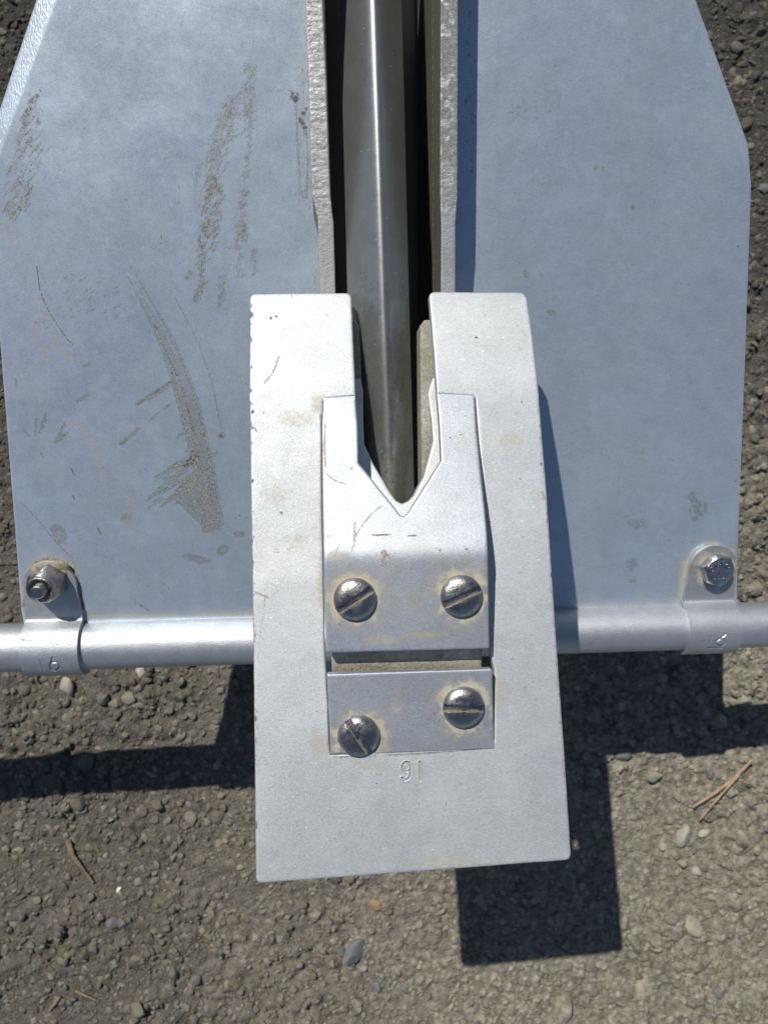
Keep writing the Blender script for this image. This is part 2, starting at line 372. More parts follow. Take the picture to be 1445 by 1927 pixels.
def hairlines(dark, pale, X, Y, box, n, rs, amax=.5):
    for _ in range(n):
        cx = rs.uniform(box[0], box[1]); cy = rs.uniform(box[2], box[3]); a = rs.choice([rs.gauss(1.5, .25), rs.gauss(.5, .5), rs.gauss(2.4, .4)]); l = rs.uniform(4, 26)*rs.random()+3
        b = a+rs.gauss(0, .25); q = [(cx, cy), (cx+l*cos(a), cy-l*sin(a)), (cx+l*cos(a)+l*cos(b), cy-l*sin(a)-l*sin(b))]
        stroke(dark if rs.random() < .55 else pale, X, Y, q, rs.uniform(.9, 1.5), rs.uniform(.15, amax))
def left_wear(V):
    X, Y = img(V); n = len(X); mud = np.zeros(n); rust = np.zeros(n); dark = np.zeros(n)
    rs = random.Random(3)
    sw = [(205, 440), (262, 545), (315, 640), (352, 745), (378, 850), (394, 930), (402, 995)]
    for k in range(9):                                      # long curved smear
        off = (k-4)*4.6; q = [(x+off*(0.25+0.75*min(1, i/3)), y-off*0.35) for i, (x, y) in enumerate(sw)]
        q = curve(q[0 if k % 3 else 1:], 26); ww = 1.6+rs.random()*1.8; vv = rs.choice([.3, .5, .8, .45, .95])
        for i0 in range(0, 25): stroke(mud, X, Y, q[i0:i0+2], ww*(.6+.4*min(1, i0/12)), vv*min(1, (i0+1)/14)*rs.uniform(.8, 1.1))
    stroke(mud, X, Y, curve([(292, 610), (310, 655), (340, 720), (360, 790), (385, 860), (400, 940)], 26), 2.2, 0.95)
    stroke(mud, X, Y, curve([(330, 560), (372, 640), (400, 720), (418, 815)], 20), 1.6, 0.45)
    for i0 in range(0, 25):
        qq = curve(sw, 26)[i0:i0+2]; stroke(mud, X, Y, qq, 6+14*min(1, i0/14), .27*min(1, (i0+1)/14), 1.0)
    blob(mud, X, Y, 417, 820, 9, 7, 1.0); blob(dark, X, Y, 418, 821, 4, 3, .6)
    # broken vertical streaks of dried mud
    guides = [((468, 118), (470, 250), 15, 0.7), ((440, 175), (436, 260), 14, 0.7), ((430, 190), (395, 360), 20, 0.75), ((400, 330), (382, 470), 13, 1.0),
              ((412, 350), (404, 470), 9, 1.0), ((384, 470), (374, 570), 10, 0.9), ((455, 360), (458, 450), 10, 0.85), ((470, 250), (462, 340), 8, .6),
              ((360, 500), (352, 525), 7, 0.8), ((418, 520), (416, 580), 8, 0.7), ((478, 470), (480, 520), 6, 0.6), ((376, 310), (370, 350), 5, .7), ((446, 420), (455, 520), 8, .5)]
    for (a, b, wd, v) in guides:
        L = math.dist(a, b)
        for _ in range(int(L*wd/17)):
            t = rs.random(); cx = a[0]+(b[0]-a[0])*t+rs.gauss(0, wd*0.45); cy = a[1]+(b[1]-a[1])*t
            l = rs.uniform(2, 8); dx = rs.uniform(0.1, 0.8)
            stroke(mud, X, Y, [(cx-l*dx, cy+l*0.7), (cx+l*dx, cy-l*0.7)], rs.uniform(1.4, 2.6), v*rs.uniform(0.45, 1.05))
    # scraped dashes and mud patch
    for a, b, wd, v in [((258, 760), (325, 716), 4, .8), ((280, 748), (318, 722), 4, .6), ((228, 836), (262, 806), 5, .8), ((285, 790), (298, 778), 3, .6), ((334, 824), (358, 808), 4, .7),
                        ((310, 770), (322, 764), 3, .5), ((146, 755), (166, 742), 2.5, .6), ((158, 690), (172, 686), 3, .6), ((104, 832), (122, 800), 5, .7), ((108, 830), (130, 812), 4, .6), ((80, 800), (88, 780), 5, .7),
                        ((68, 790), (66, 820), 3, .6), ((76, 815), (86, 790), 3, .6), ((30, 713), (32, 730), 2, .6)]:
        for _ in range(5):
            o = (rs.gauss(0, wd*.4), rs.gauss(0, wd*.4)); stroke(mud, X, Y, [(a[0]+o[0], a[1]+o[1]), (b[0]+o[0], b[1]+o[1])], 1.8, v*rs.uniform(.6, 1.1))
    tri = [(322, 935), (350, 905), (396, 900), (398, 930), (412, 985), (392, 1003), (352, 962)]
    ins = inside(tri, X, Y); mud[ins] = np.maximum(mud[ins], 0.15+0.95*fbm((X[ins]*.5+Y[ins])/7, (Y[ins]*.4-X[ins])/30, 3, 8))
    for _ in range(70):
        t = rs.random(); cx = rs.uniform(292, 395); cy = 925-(cx-292)*0.35+rs.uniform(-42, 32); l = rs.uniform(6, 20)
        stroke(mud, X, Y, [(cx-l, cy+l*.62), (cx+l, cy-l*.62)], rs.uniform(1.2, 2.6), rs.uniform(.4, .95))
    for _ in range(26): blob(dark, X, Y, rs.uniform(345, 376), rs.uniform(845, 880), rs.uniform(2, 5), rs.uniform(2, 4), .8)
    for cx, cy, rx, ry, v, a in [(112, 1005, 17, 26, .62, -.5), (372, 1052, 40, 11, .34, .25), (420, 1035, 17, 12, .5, -.6), (450, 1005, 13, 8, .55, 0), (238, 975, 15, 14, .3, 0)]:
        blob(mud, X, Y, cx, cy, rx, ry, v, a)
    # slanting scratches near the ground edge
    for _ in range(260):
        t = rs.random(); cx = 10+rs.random()*65; cy = 170+rs.random()*240
        if abs(cx-(88-(cy-150)*0.27)) > 24+t*6: continue
        l = rs.uniform(4, 15); stroke(mud, X, Y, [(cx-l*.5, cy+l*.85), (cx+l*.5, cy-l*.85)], rs.uniform(1.0, 1.7), rs.uniform(.4, .95))
    for _ in range(70):
        cx = rs.gauss(110, 28); cy = rs.gauss(330, 22); l = rs.uniform(3, 9); stroke(dark, X, Y, [(cx-l*.5, cy+l*.7), (cx+l*.5, cy-l*.7)], 1.2, rs.uniform(.2, .6))
    for _ in range(90):
        cx = rs.gauss(170, 45); cy = rs.gauss(565, 22); l = rs.uniform(2, 8); stroke(mud, X, Y, [(cx-l*.7, cy+l*.6), (cx+l*.7, cy-l*.6)], 1.3, rs.uniform(.15, .5))
    # fine dark lines
    for q, wd, v in [([(70, 500), (74, 545), (92, 585), (118, 628), (139, 651)], 1.3, .9), ([(195, 280), (197, 330), (202, 400), (206, 450)], 1.1, .4), ([(198, 130), (240, 160), (300, 200)], 1.2, .45),
                     ([(40, 945), (70, 975), (105, 1020), (137, 1050)], 1.3, .75), ([(305, 440), (301, 470)], 1.2, .8), ([(339, 330), (338, 380)], 1.2, .6), ([(256, 1117), (256, 1150)], 1, .5),
                     ([(184, 993), (190, 1005)], 1.8, .9), ([(135, 882), (141, 896)], 2, .9), ([(137, 932), (141, 940)], 2, .8), ([(76, 850), (82, 862)], 1.6, .8), ([(44, 808), (58, 822)], 1.6, .7), ([(262, 1137), (283, 1151)], 1.4, .8)]:
        stroke(dark, X, Y, curve(q, 14), wd, v)
    for q, wd, v in [([(134, 794), (165, 812), (182, 842), (192, 880), (202, 905)], 3.0, .75), ([(75, 560), (78, 585), (90, 600)], 3.2, .7), ([(62, 598), (70, 640), (84, 665), (102, 675)], 2.6, .7),
                     ([(100, 632), (112, 655), (135, 678)], 2.8, .7), ([(118, 628), (130, 660), (138, 680)], 2.2, .6), ([(95, 678), (108, 688)], 3, .5), ([(5, 430), (22, 452), (30, 455)], 2, .7), ([(246, 930), (243, 965), (238, 990)], 2.5, .5)]:
        stroke(rust, X, Y, curve(q, 14), wd, v)
    for _ in range(22): cx = rs.gauss(237, 8); cy = rs.gauss(978, 8); stroke(rust, X, Y, [(cx-6, cy), (cx+6, cy-2)], 1.2, rs.uniform(.3, .7))
    # grime packed round the strap
    for q in ([(45, 1140), (46, 1100), (52, 1075), (66, 1058), (92, 1050), (122, 1056), (142, 1078), (151, 1110), (156, 1145)],):
        stroke(mud, X, Y, curve(q, 30), 5, .95); stroke(dark, X, Y, curve(q, 30), 3, .35)
    # beside the rib
    for _ in range(40): blob(dark, X, Y, rs.gauss(552, 10), rs.gauss(178, 12), rs.uniform(1, 4), rs.uniform(1, 4), rs.uniform(.4, .9))
    for cx, cy, a_, b_ in [(556, 186, 7, 7), (571, 213, 6, 4), (565, 226, 4, 6), (574, 240, 7, 4), (571, 232, 5, 3), (577, 205, 3, 5)]: blob(dark, X, Y, cx, cy, a_*1.3, b_*1.3, 1.0)
    stroke(mud, X, Y, [(556, 190), (562, 300), (566, 368), (576, 372), (580, 300), (576, 245)], 2.4, .75)
    for _ in range(70): cx = 570+rs.gauss(0, 8); cy = rs.uniform(110, 375); stroke(mud, X, Y, [(cx, cy), (cx+rs.gauss(0, 2), cy+rs.uniform(5, 20))], 1.5, rs.uniform(.2, .6))
    for _ in range(80): cx, cy = rs.gauss(523, 16), rs.gauss(125, 18); stroke(dark, X, Y, [(cx, cy), (cx+3, cy-4)], 1.2, rs.uniform(.1, .45))
    for _ in range(90): blob(dark, X, Y, rs.uniform(20, 570), rs.uniform(0, 1140), rs.uniform(1.5, 3), rs.uniform(1.5, 3), rs.uniform(.5, 1)) if rs.random() < .5 else None
    pale = np.zeros(n); halo(pale, X, Y, 98, 1106, 48, 24, 1.0, 1.0); stroke(mud, X, Y, [(52, 1075), (70, 1058), (100, 1052), (128, 1062), (145, 1085)], 7, .55)
    d = (1163-(X*0.02))-Y; pale[:] = np.maximum(pale, np.where(d > -5, 0.62*np.clip(1-d/16, 0, 1)*(0.4+fbm(X/22, Y/9, 3, 6)), 0))
    d = np.abs(X-597); mud[:] = np.maximum(mud, 0.3*np.clip(1-d/12, 0, 1)*fbm(X/8, Y/60, 2, 2)*(Y < 560))
    hairlines(dark, pale, X, Y, (10, 580, 0, 1140), 230, rs, .55)
    # scuffs the hand of use leaves: pale cloudy mud film
    g = np.clip((fl(V[:, 0], V[:, 1])-0)/10, 0, 1)
    return dict(mud=mud, rust=rust, dark=dark, grind=g, pale=pale)

def right_wear(V):
    X, Y = img(V); n = len(X); mud = np.zeros(n); rust = np.zeros(n); dark = np.zeros(n); rs = random.Random(5)
    pale = np.zeros(n); halo(pale, X, Y, 1338, 1080, 50, 26, 1.0, 1.0); stroke(mud, X, Y, curve([(1294, 1140), (1288, 1090), (1293, 1060), (1308, 1038), (1335, 1024), (1362, 1030), (1382, 1052)], 30), 4, .8); stroke(pale, X, Y, [(1284, 1060), (1280, 1100), (1290, 1150)], 16, .8, 1)
    d = (1148-(X-1050)*0.045)-Y; pale[:] = np.maximum(pale, np.where(d > -5, 0.6*np.clip(1-d/16, 0, 1)*(0.4+fbm(X/22, Y/9, 3, 6)), 0))
    for q, wd, v in [([(1042, 543), (1050, 560), (1056, 585)], 1.6, .7), ([(1100, 583), (1130, 588), (1155, 592)], 1.6, .6), ([(1066, 560), (1090, 578)], 1.4, .3)]: stroke(rust, X, Y, curve(q, 10), wd, v)
    blob(mud, X, Y, 1038, 588, 10, 6, .95, .2)
    for cx, cy, a, b in [(990, 515, 4, 7), (1019, 518, 2, 4), (976, 200, 3, 4), (1120, 315, 3, 4), (1190, 390, 3, 5), (1133, 318, 2, 5)]: blob(mud, X, Y, cx, cy, a*1.4, b*1.4, .8)
    for _ in range(12): blob(mud, X, Y, rs.gauss(1310, 8), rs.gauss(960, 22), rs.uniform(4, 10), rs.uniform(6, 14), rs.uniform(.3, .6))
    blob(mud, X, Y, 1200, 985, 34, 18, .22); blob(mud, X, Y, 1190, 1093, 10, 7, .45); blob(mud, X, Y, 1188, 1060, 16, 20, .25)
    for _ in range(14): cx, cy = rs.gauss(1030, 20), rs.gauss(275, 10); stroke(dark, X, Y, [(cx-6, cy), (cx+8, cy+3)], 1.0, rs.uniform(.1, .4))
    for _ in range(30): cx, cy = rs.gauss(990, 18), rs.gauss(210, 8); stroke(mud, X, Y, [(cx-5, cy+1), (cx+5, cy-1)], 1.2, rs.uniform(.1, .35))
    for _ in range(36):
        if rs.random() < .6: blob(dark, X, Y, rs.uniform(900, 1390), rs.uniform(0, 1120), rs.uniform(1.6, 3), rs.uniform(1.6, 3.4), rs.uniform(.4, .9))
    for _ in range(60): cx = rs.gauss(885, 8); cy = rs.uniform(0, 330); stroke(dark, X, Y, [(cx, cy), (cx+rs.gauss(0, 4), cy+rs.uniform(4, 16))], 1.5, rs.uniform(.2, .6))
    hairlines(dark, pale, X, Y, (900, 1390, 0, 1130), 200, rs, .5)
    g = np.clip(fr(V[:, 0], V[:, 1])/3, 0, 1)
    return dict(mud=mud, rust=rust, dark=dark, grind=g, pale=pale)

def local_line(pts, zf): return poly(pts, zf)
li = local_line(LRi, rib_z_); lo = local_line(LRo, rib_z_); ri = local_line(RRi, rib_z_); ro = local_line(RRo, rib_z_)
YT = -331.0; ZT = 44.0; RT = 62.0
lo_out = poly([(148, -290), (57, 0), (-30, 266), (-31, 290), (0, 650), (20, 900), (40, 1150)], fluke_z)
def far(p, q, Y): p, q = np.array(p), np.array(q); return tuple(p+(q-p)*(Y-p[1])/(q[1]-p[1]))
lo_out = [far(lo_out[1], lo_out[0], 2500)]+lo_out[1:]; li[0] = far(li[1], li[0], 2500); lo[0] = far(lo[1], lo[0], 2500); ri[0] = far(ri[1], ri[0], 2500); ro[0] = far(ro[1], ro[0], 2500)
outline = round_poly([tuple(p) for p in li[:5]] + [(li[4][0]+2, YT+5)] + [(lo_out[-1][0]+3, YT+5)] + lo_out[::-1], {6: 25, 9: 0, 10: 26})
sheet('fluke', outline, fluke_left_z, 16, M_FLUKE, anchor, r=5, sp=3.0, attrs=left_wear)['label'] = 'mud-smeared fluke with scratched bright ground edge'
ro_out = poly([(1225, -290), (1325, 0), (1418, 264), (1416, 302), (1402, 700), (1388, 1050), (1388, 1135)], fluke_z)
ro_out = [far(ro_out[1], ro_out[0], 2500)]+ro_out[1:]
outline = round_poly([tuple(p) for p in ri[:5]] + [(ri[4][0], YT+5)] + [(ro_out[-1][0], YT+5)] + ro_out[::-1], {6: 25})
sheet('fluke', outline, fluke_right_z, 16, M_FLUKE, anchor, r=5, sp=3.6, attrs=right_wear)['label'] = 'cleaner fluke with darker ground edge'

def rib_wear(V):
    X, Y = img(V); mud = np.zeros(len(X)); dark = np.zeros(len(X)); rust = np.zeros(len(X))
    right = X > 722
    t = fbm(X/5, Y/16, 3, 12)
    isl = fbm((X-840)/11, Y/13, 3, 17); mud = np.where(right & (Y < 400), np.clip(0.9-np.clip(isl-.42, 0, 1)*9*np.clip((862-X)/14, 0, 1), 0, .95), 0)*np.clip((405-Y)/60, 0, 1)
    mud = np.maximum(mud, np.where(~right & (Y < 400), np.clip((fbm(X/4, Y/5, 3, 5)-0.52)*3, 0, .55), 0))
    deep = V[:, 2] < rib_z_(V[:, 0], V[:, 1])-12; mud[deep] = 0
    return dict(mud=mud, dark=dark, rust=rust)
for inn, out in ((li, lo), (ri, ro)):
    rb = sheet('fluke_rib', round_poly([tuple(p) for p in inn]+[tuple(p) for p in out[::-1]], 0), rib_z, 420, M_RIB, anchor, r=2.5, sp=2.4, attrs=rib_wear)
    rb.data.materials.append(M_SLOT_SHADE)
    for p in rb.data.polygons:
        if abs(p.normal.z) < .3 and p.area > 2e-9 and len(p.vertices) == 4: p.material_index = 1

blocker = [li[0], (li[3][0], li[3][1]), (li[4][0], -150), (ri[4][0], -150), (ri[3][0], ri[3][1]), ri[0]]
sheet('slot_light_blocker', [tuple(p) for p in blocker], lambda X, Y: fluke_z(X, Y)-300, 14, M_SLOT_SHADE, anchor, r=2, sp=30)  # added plate, closes the slot from below so that it goes dark

# ---- shank
def sh_edge(Y): return 388+0.085*(Y-74)
SC = [(-330, 695, 63, 58), (0, 704, 62, 58), (550, 722, 66, 53), (900, 735, 62, 49), (1120, 744, 60, 46)]
def shank():
    top = lambda X, Y: sh_edge(Y)+52
    rows = []; base = []
    for py, rx, wl, wr_ in SC:
        c = on(rx, py, top); a = (1.45*F-sh_edge(c[1])-40)/F
        base.append((c[1], c[0], wl*a, wr_*a))
    base = np.array(base)[::-1]
    ys = np.arange(base[0, 0], base[-1, 0], 7.0); cx = np.interp(ys, base[:, 0], base[:, 1]); L_ = np.interp(ys, base[:, 0], base[:, 2]); R_ = np.interp(ys, base[:, 0], base[:, 3])
    us = np.r_[np.linspace(-1, -0.3, 7), np.linspace(-0.25, 0.25, 13), np.linspace(0.3, 1, 7)]
    sec = [(u, None) for u in us]; ncol = len(us)+6
    V = []
    for y, c, l, r_ in zip(ys, cx, L_, R_):
        zt = sh_edge(y)+52; pts = []
        for u in us:
            x = u*(l if u < 0 else r_); k = 1.15 if u < 0 else 1.3
            pts.append((c+x, y, zt-k*(math.sqrt(x*x+230)-15.2)))
        zl_, zr_ = pts[0][2], pts[-1][2]
        pts = [(c-8, y, zl_-150), (c-8, y, zl_-24), (c-l+3, y, zl_-14)]+pts+[(c+r_-3, y, zr_-14), (c+8, y, zr_-24), (c+8, y, zr_-150)]
        V += pts
    nr = len(ys); Fc = []
    for i in range(nr-1):
        for j in range(ncol-1): a = i*ncol+j; Fc.append([a, a+1, a+ncol+1, a+ncol])
        Fc.append([i*ncol+ncol-1, i*ncol, (i+1)*ncol, (i+1)*ncol+ncol-1])
    Fc.append(list(range(ncol))[::-1]); Fc.append([(nr-1)*ncol+j for j in range(ncol)])
    V = np.array(V); me = mesh_from('shank', V, Fc, True, 50)
    X, Y = img(V); low = np.clip((Y-480)/200, 0, 1)
    mud = low*np.clip(fbm(X/14, Y/60, 3, 3)*1.3-0.25, 0, .62); dark = np.zeros(len(X)); rs = random.Random(2)
    stroke(mud, X, Y, [(768, 560), (778, 700), (780, 780)], 4, .7); stroke(mud, X, Y, [(666, 560), (672, 640)], 6, .7)
    for _ in range(25): blob(dark, X, Y, rs.gauss(737, 6), rs.gauss(902, 20), 3, 4, .6)
    blob(dark, X, Y, 771, 850, 5, 16, .7)
    set_attr(me, 'mud', mud); set_attr(me, 'dark', dark)
    return link('shank', me, M_SHANK, anchor)
shank()

# ---- crown plate with its two tongues
def stroke_post(strokes, depth, wd, zmin=None):
    def f(V):
        X, Y = img(V); a = np.zeros(len(X))
        for q, v in strokes: stroke(a, X, Y, curve(q, 20) if len(q) > 2 else q, wd, v, 0.8)
        V = V.copy(); V[:, 2] -= a*depth; return V
    return f
notch = [(660, 551), (668, 744)]
P_OUT = [(471, 553), (661, 551), (669, 744), (609, 749), (605, 800), (606, 950), (609, 1100), (612, 1230), (616, 1300), (619, 1400), (622, 1421),
         (930, 1409), (929, 1340), (930, 1262), (922, 1225), (919, 1100), (917, 1020), (905, 880), (894, 744), (822, 740), (807, 549), (990, 550), (1003, 640), (1012, 722), (1020, 820), (1029, 930), (1040, 1100), (1050, 1250), (1061, 1400), (1075, 1619),
         (482, 1664), (478, 1300), (475, 1100), (472, 900), (470, 700)]
N6 = curve([(758+7.5*1, 1452)]+[(765.5+8.2*cos(a), 1443.5+9.5*sin(a)) for a in np.linspace(1.9, 1.9+5.4, 14)]+[(774, 1450), (772, 1460), (767, 1467), (760, 1469), (757, 1464)], 44)
N1 = [(790, 1434), (791, 1470)]
WIN = poly([(745, 1424), (805, 1424), (805, 1480), (745, 1480)], plate_z)
def plate_relief(X, Y): return plate_z(X, Y)+1.6*(fbm(X/120, Y/120, 3, 21)-0.5)
SCREWS = [(668, 1128, 33, 'tab'), (869, 1122, 24, 'tab'), (675, 1386, -57, 'low'), (873, 1332, -3, 'low')]
def plate_wear(V):
    X, Y = img(V); n = len(X); mud = np.zeros(n); rust = np.zeros(n); dark = np.zeros(n); rs = random.Random(11)
    for cx, cy, rx, ry, v in [(560, 790, 60, 30, .22), (960, 830, 40, 30, .25), (840, 1620, 110, 22, .3), (600, 760, 24, 30, .35), (520, 930, 50, 40, .2), (560, 1020, 40, 30, .22), (605, 1100, 14, 60, .3), (600, 1400, 26, 40, .35), (940, 1300, 20, 60, .25), (700, 1440, 60, 18, .22)]:
        blob(mud, X, Y, cx, cy, rx, ry, v)
    for q, wd, v in [([(525, 670), (515, 700), (497, 722)], 2.6, .6), ([(592, 640), (593, 680), (592, 720)], 2, .35), ([(538, 600), (530, 640)], 2.4, .35), ([(475, 802), (484, 812)], 3, .6), ([(500, 1120), (495, 1160), (489, 1200)], 3, .45), ([(482, 1115), (505, 1125)], 3, .6),
                     ([(549, 555), (550, 562)], 3, .5), ([(480, 1335), (486, 1340)], 3, .5), ([(1020, 925), (1024, 940)], 4, .6), ([(604, 780), (606, 840), (606, 930)], 2.4, .75), ([(612, 1190), (616, 1240)], 4, .7), ([(618, 1300), (621, 1345), (624, 1390)], 3, .7), ([(475, 1000), (480, 1200)], 1.6, .35)]:
        stroke(rust, X, Y, curve(q, 10), wd, v)
    for q in [([(625, 1424), (700, 1423), (780, 1418)]), ([(780, 1418), (850, 1414), (925, 1408)]), ([(850, 1410), (922, 1402)]), ([(636, 1427), (652, 1425)])]: stroke(dark, X, Y, q, 1.8, .55)
    for _ in range(60): blob(dark, X, Y, rs.uniform(475, 1060), rs.uniform(560, 1640), rs.uniform(1.3, 2.4), rs.uniform(1.3, 2.4), rs.uniform(.3, .9))
    for cx, cy in [(510, 598), (520, 595), (896, 635), (530, 965)]: blob(dark, X, Y, cx, cy, 4, 4, .8)
    hairlines(dark, rust, X, Y, (475, 1060, 560, 1640), 110, rs, .45)
    for _ in range(150):
        t = rs.random(); ex, ey = (472+9*t+rs.gauss(0, 2), 560+1090*t) if rs.random() < .6 else (1012+62*t+rs.gauss(0, 2), 725+890*t); blob(rust if rs.random() < .6 else dark, X, Y, ex, ey, rs.uniform(1.5, 4), rs.uniform(2, 12), rs.uniform(.3, .8))
    edge = np.minimum(np.abs(X-(471+np.clip(Y-900, 0, 1000)*0.014)), 99); stroke(rust, X, Y, [(472, 900), (476, 1100), (481, 1500)], 2.2, .4)
    stroke(rust, X, Y, [(1030, 930), (1052, 1250), (1062, 1400)], 1.8, .4)
    return dict(mud=mud, rust=rust, dark=dark)
def join_soft(X, Y): return np.where(np.abs(Y-YL) < 16, np.where((X > -110) & (X < 235), 0.0, 1), np.where((np.abs(Y-YB) < 7), 0.3, 1.0))
plate = sheet('crown_plate', round_poly(poly(P_OUT, plate_z), {0: 13, 1: 14, 3: 9, 18: 9, 20: 15, 21: 18, 29: 14, 30: 12}), plate_relief, 21, M_PLATE, anchor, r=3.2, sp=3.2, window=WIN, attrs=plate_wear, soft=join_soft)
# the stamped figures: a finely meshed piece of the same surface
def stamp():
    wr = resample(WIN if area(WIN) > 0 else WIN[::-1], 3.2); x0, y0 = wr.min(0); x1, y1 = wr.max(0)
    gx, gy = np.meshgrid(np.arange(x0, x1, 0.9), np.arange(y0, y1, 0.9)); gx = gx.ravel(); gy = gy.ravel(); k = inside(wr+vnormals(wr)*0.6, gx, gy)
    jit = rng.uniform(-.08, .08, (2, gx.size)); P = [Vector(p) for p in wr]+[Vector(p) for p in zip((gx+jit[0])[k], (gy+jit[1])[k])]
    res = delaunay_2d_cdt(P, [], [list(range(len(wr)))], 1, 1e-6); tv = np.array([tuple(v) for v in res[0]])
    V = np.column_stack([tv, plate_relief(tv[:, 0], tv[:, 1])]); X, Y = img(V); a = np.zeros(len(X)); 
    stroke(a, X, Y, N6, 2.6, 1, .7); stroke(a, X, Y, N1, 2.4, 1, .7)
    b = np.zeros(len(X)); stroke(b, X, Y, N6, 5.0, 1, .9); stroke(b, X, Y, N1, 4.6, 1, .9)
    V[:, 2] += -a*4.5 + np.clip(b-a, 0, 1)*1.1
    me = mesh_from('stamped_number', V, [list(f) for f in res[2]], True)
    set_attr(me, 'mud', np.clip(a*0.45, 0, 1)); set_attr(me, 'dark', a*0.12)
    o = link('stamped_number', me, M_PLATE, plate); o['label'] = 'stamped number 16 upside down'
stamp()

T_OUT = [(609, 748), (669, 744), (673, 800), (675, 871), (748, 962), (754, 970), (762, 971), (769, 964), (830, 867), (827, 800), (822, 740), (893, 743), (896, 800), (906, 900), (915, 985), (918, 1060), (921, 1216), (921, 1221), (613, 1229), (611, 1100), (607, 900), (606, 800)]
def tab_wear(V):
    X, Y = img(V); n = len(X); mud = np.zeros(n); rust = np.zeros(n); dark = np.zeros(n); rs = random.Random(12)
    for cx, cy, _, _2 in SCREWS: halo(mud, X, Y, cx, cy, 42, 20, 1.0, 0.7); halo(mud, X, Y, cx, cy, 46, 42, 0.5, 1.2)
    for cx, cy, rx, ry, v in [(640, 1045, 32, 14, .45), (720, 1205, 60, 14, .45), (800, 1195, 70, 12, .4), (770, 1130, 34, 40, .25), (745, 1330, 20, 30, .42), (720, 1400, 24, 26, .5), (900, 1380, 26, 22, .35), (880, 1275, 24, 12, .3), (650, 1290, 20, 26, .2)]:
        blob(mud, X, Y, cx, cy, rx, ry, v)
    for _ in range(40):
        a = rs.uniform(0, 6.28); r = rs.uniform(42, 58); cx, cy = rs.choice(SCREWS)[:2]; blob(mud, X, Y, cx+r*cos(a), cy+r*sin(a), rs.uniform(4, 12), rs.uniform(3, 8), rs.uniform(.3, .6))
    for q, wd, v in [([(612, 800), (610, 840), (612, 880)], 3, .6), ([(612, 890), (630, 905), (655, 912)], 2.2, .6), ([(720, 950), (690, 975), (670, 1005), (662, 1040)], 2.6, .55), ([(668, 985), (666, 1020)], 4, .5), ([(608, 760), (612, 800)], 2, .4), ([(758, 955), (765, 962)], 2, .7), ([(613, 1200), (680, 1222)], 1.8, .3)]:
        stroke(rust, X, Y, curve(q, 10), wd, v)
    for _ in range(34): blob(rust, X, Y, rs.gauss(722, 5), rs.gauss(1050, 7), 2.5, 3.5, .8)
    for _ in range(8): cx = rs.uniform(730, 748); cy = rs.uniform(1062, 1078); stroke(rust, X, Y, [(cx, cy), (cx+3, cy+6)], 1.2, .7)
    for _ in range(4): cx = rs.uniform(748, 758); stroke(rust, X, Y, [(cx, 1172), (cx+3, 1182)], 1.2, .7)
    stroke(dark, X, Y, [(695, 1006), (783, 1008)], 1.2, .8); stroke(dark, X, Y, [(843, 825), (872, 816)], 1.1, .6)
    for _ in range(40): cx, cy = rs.choice([(822, 1034), (875, 1031), (616, 1010), (640, 1030), (912, 1020), (866, 970)]); blob(dark, X, Y, rs.gauss(cx, 6), rs.gauss(cy, 4), 1.8, 2, rs.uniform(.3, .9))
    for _ in range(22): cx = rs.gauss(818, 7); cy = rs.gauss(1350, 9); stroke(dark, X, Y, [(cx, cy), (cx+3, cy-4)], 1.2, rs.uniform(.3, .7))
    for _ in range(50): blob(dark, X, Y, rs.uniform(610, 925), rs.uniform(750, 1400), 1.6, 1.8, rs.uniform(.2, .9))
    return dict(mud=mud, rust=rust, dark=dark)
def tab_relief(X, Y): return tab_z(X, Y)+1.4*(fbm(X/90, Y/90, 3, 31)-0.5)*np.clip((YB-Y)/60, 0, 1)
sheet('plate_tongue', round_poly(poly(T_OUT, tab_z), {4: 0, 11: 9, 17: 6, 18: 6}), tab_relief, 19, M_TONGUE, plate, r=3.0, sp=3.0, attrs=tab_wear, soft=join_soft)
L_OUT = [(615, 1269), (926, 1259), (930, 1408), (622, 1420)]
sheet('plate_tongue', round_poly(poly(L_OUT, ltab_z), {0: 5, 1: 5}), ltab_z, 19, M_TONGUE, plate, r=3.0, sp=3.0, attrs=tab_wear, soft=join_soft)

# ---- parts of the crown seen through the notch and the gap
def box_outline(pts, zf, r=0): return round_poly(poly(pts, zf), r)
core_z = lambda X, Y: 0*X+577+0.05*(Y+300)
def core_wear(V):
    X, Y = img(V); mud = 0.55*np.clip((Y-1236)/22, 0, 1)+0.1; dark = np.zeros(len(X)); rs = random.Random(4)
    for cx in (660, 670, 830, 850, 845): blob(dark, X, Y, rs.gauss(cx, 5), 1234, 12, 7, .35)
    return dict(mud=mud, dark=dark)
sheet('crown_core', box_outline([(622, 1180), (906, 1176), (908, 1330), (626, 1336)], core_z, {0: 6}), core_z, 330, M_CAST, anchor, r=4, sp=4, attrs=core_wear)
col_z = lambda X, Y: tab_z(X, Y)-78
C_OUT = [(640, 690), (674, 692), (683, 735), (684, 834), (702, 872), (735, 928), (745, 942), (757, 948), (769, 943), (779, 932), (797, 897), (815, 830), (812, 790), (805, 742), (817, 700), (822, 655), (860, 650), (872, 900), (860, 1030), (640, 1030), (630, 900)]
sheet('crown_collar', round_poly(poly(C_OUT, col_z), {5: 0}), col_z, 34, M_PLATE, anchor, r=2.5, sp=4)
cheek_z = lambda X, Y: 0*X+430-0.2*(Y-300)*0
for pts in ([(790, 612), (799, 602), (840, 600), (840, 960), (794, 960)], [(640, 604), (668, 602), (676, 612), (684, 800), (690, 960), (640, 960)]):
    sheet('crown_cheek', box_outline(pts, cheek_z), cheek_z, 300, M_CAST, anchor, r=3, sp=6, attrs=lambda V: dict(mud=np.full(len(V), .35)))

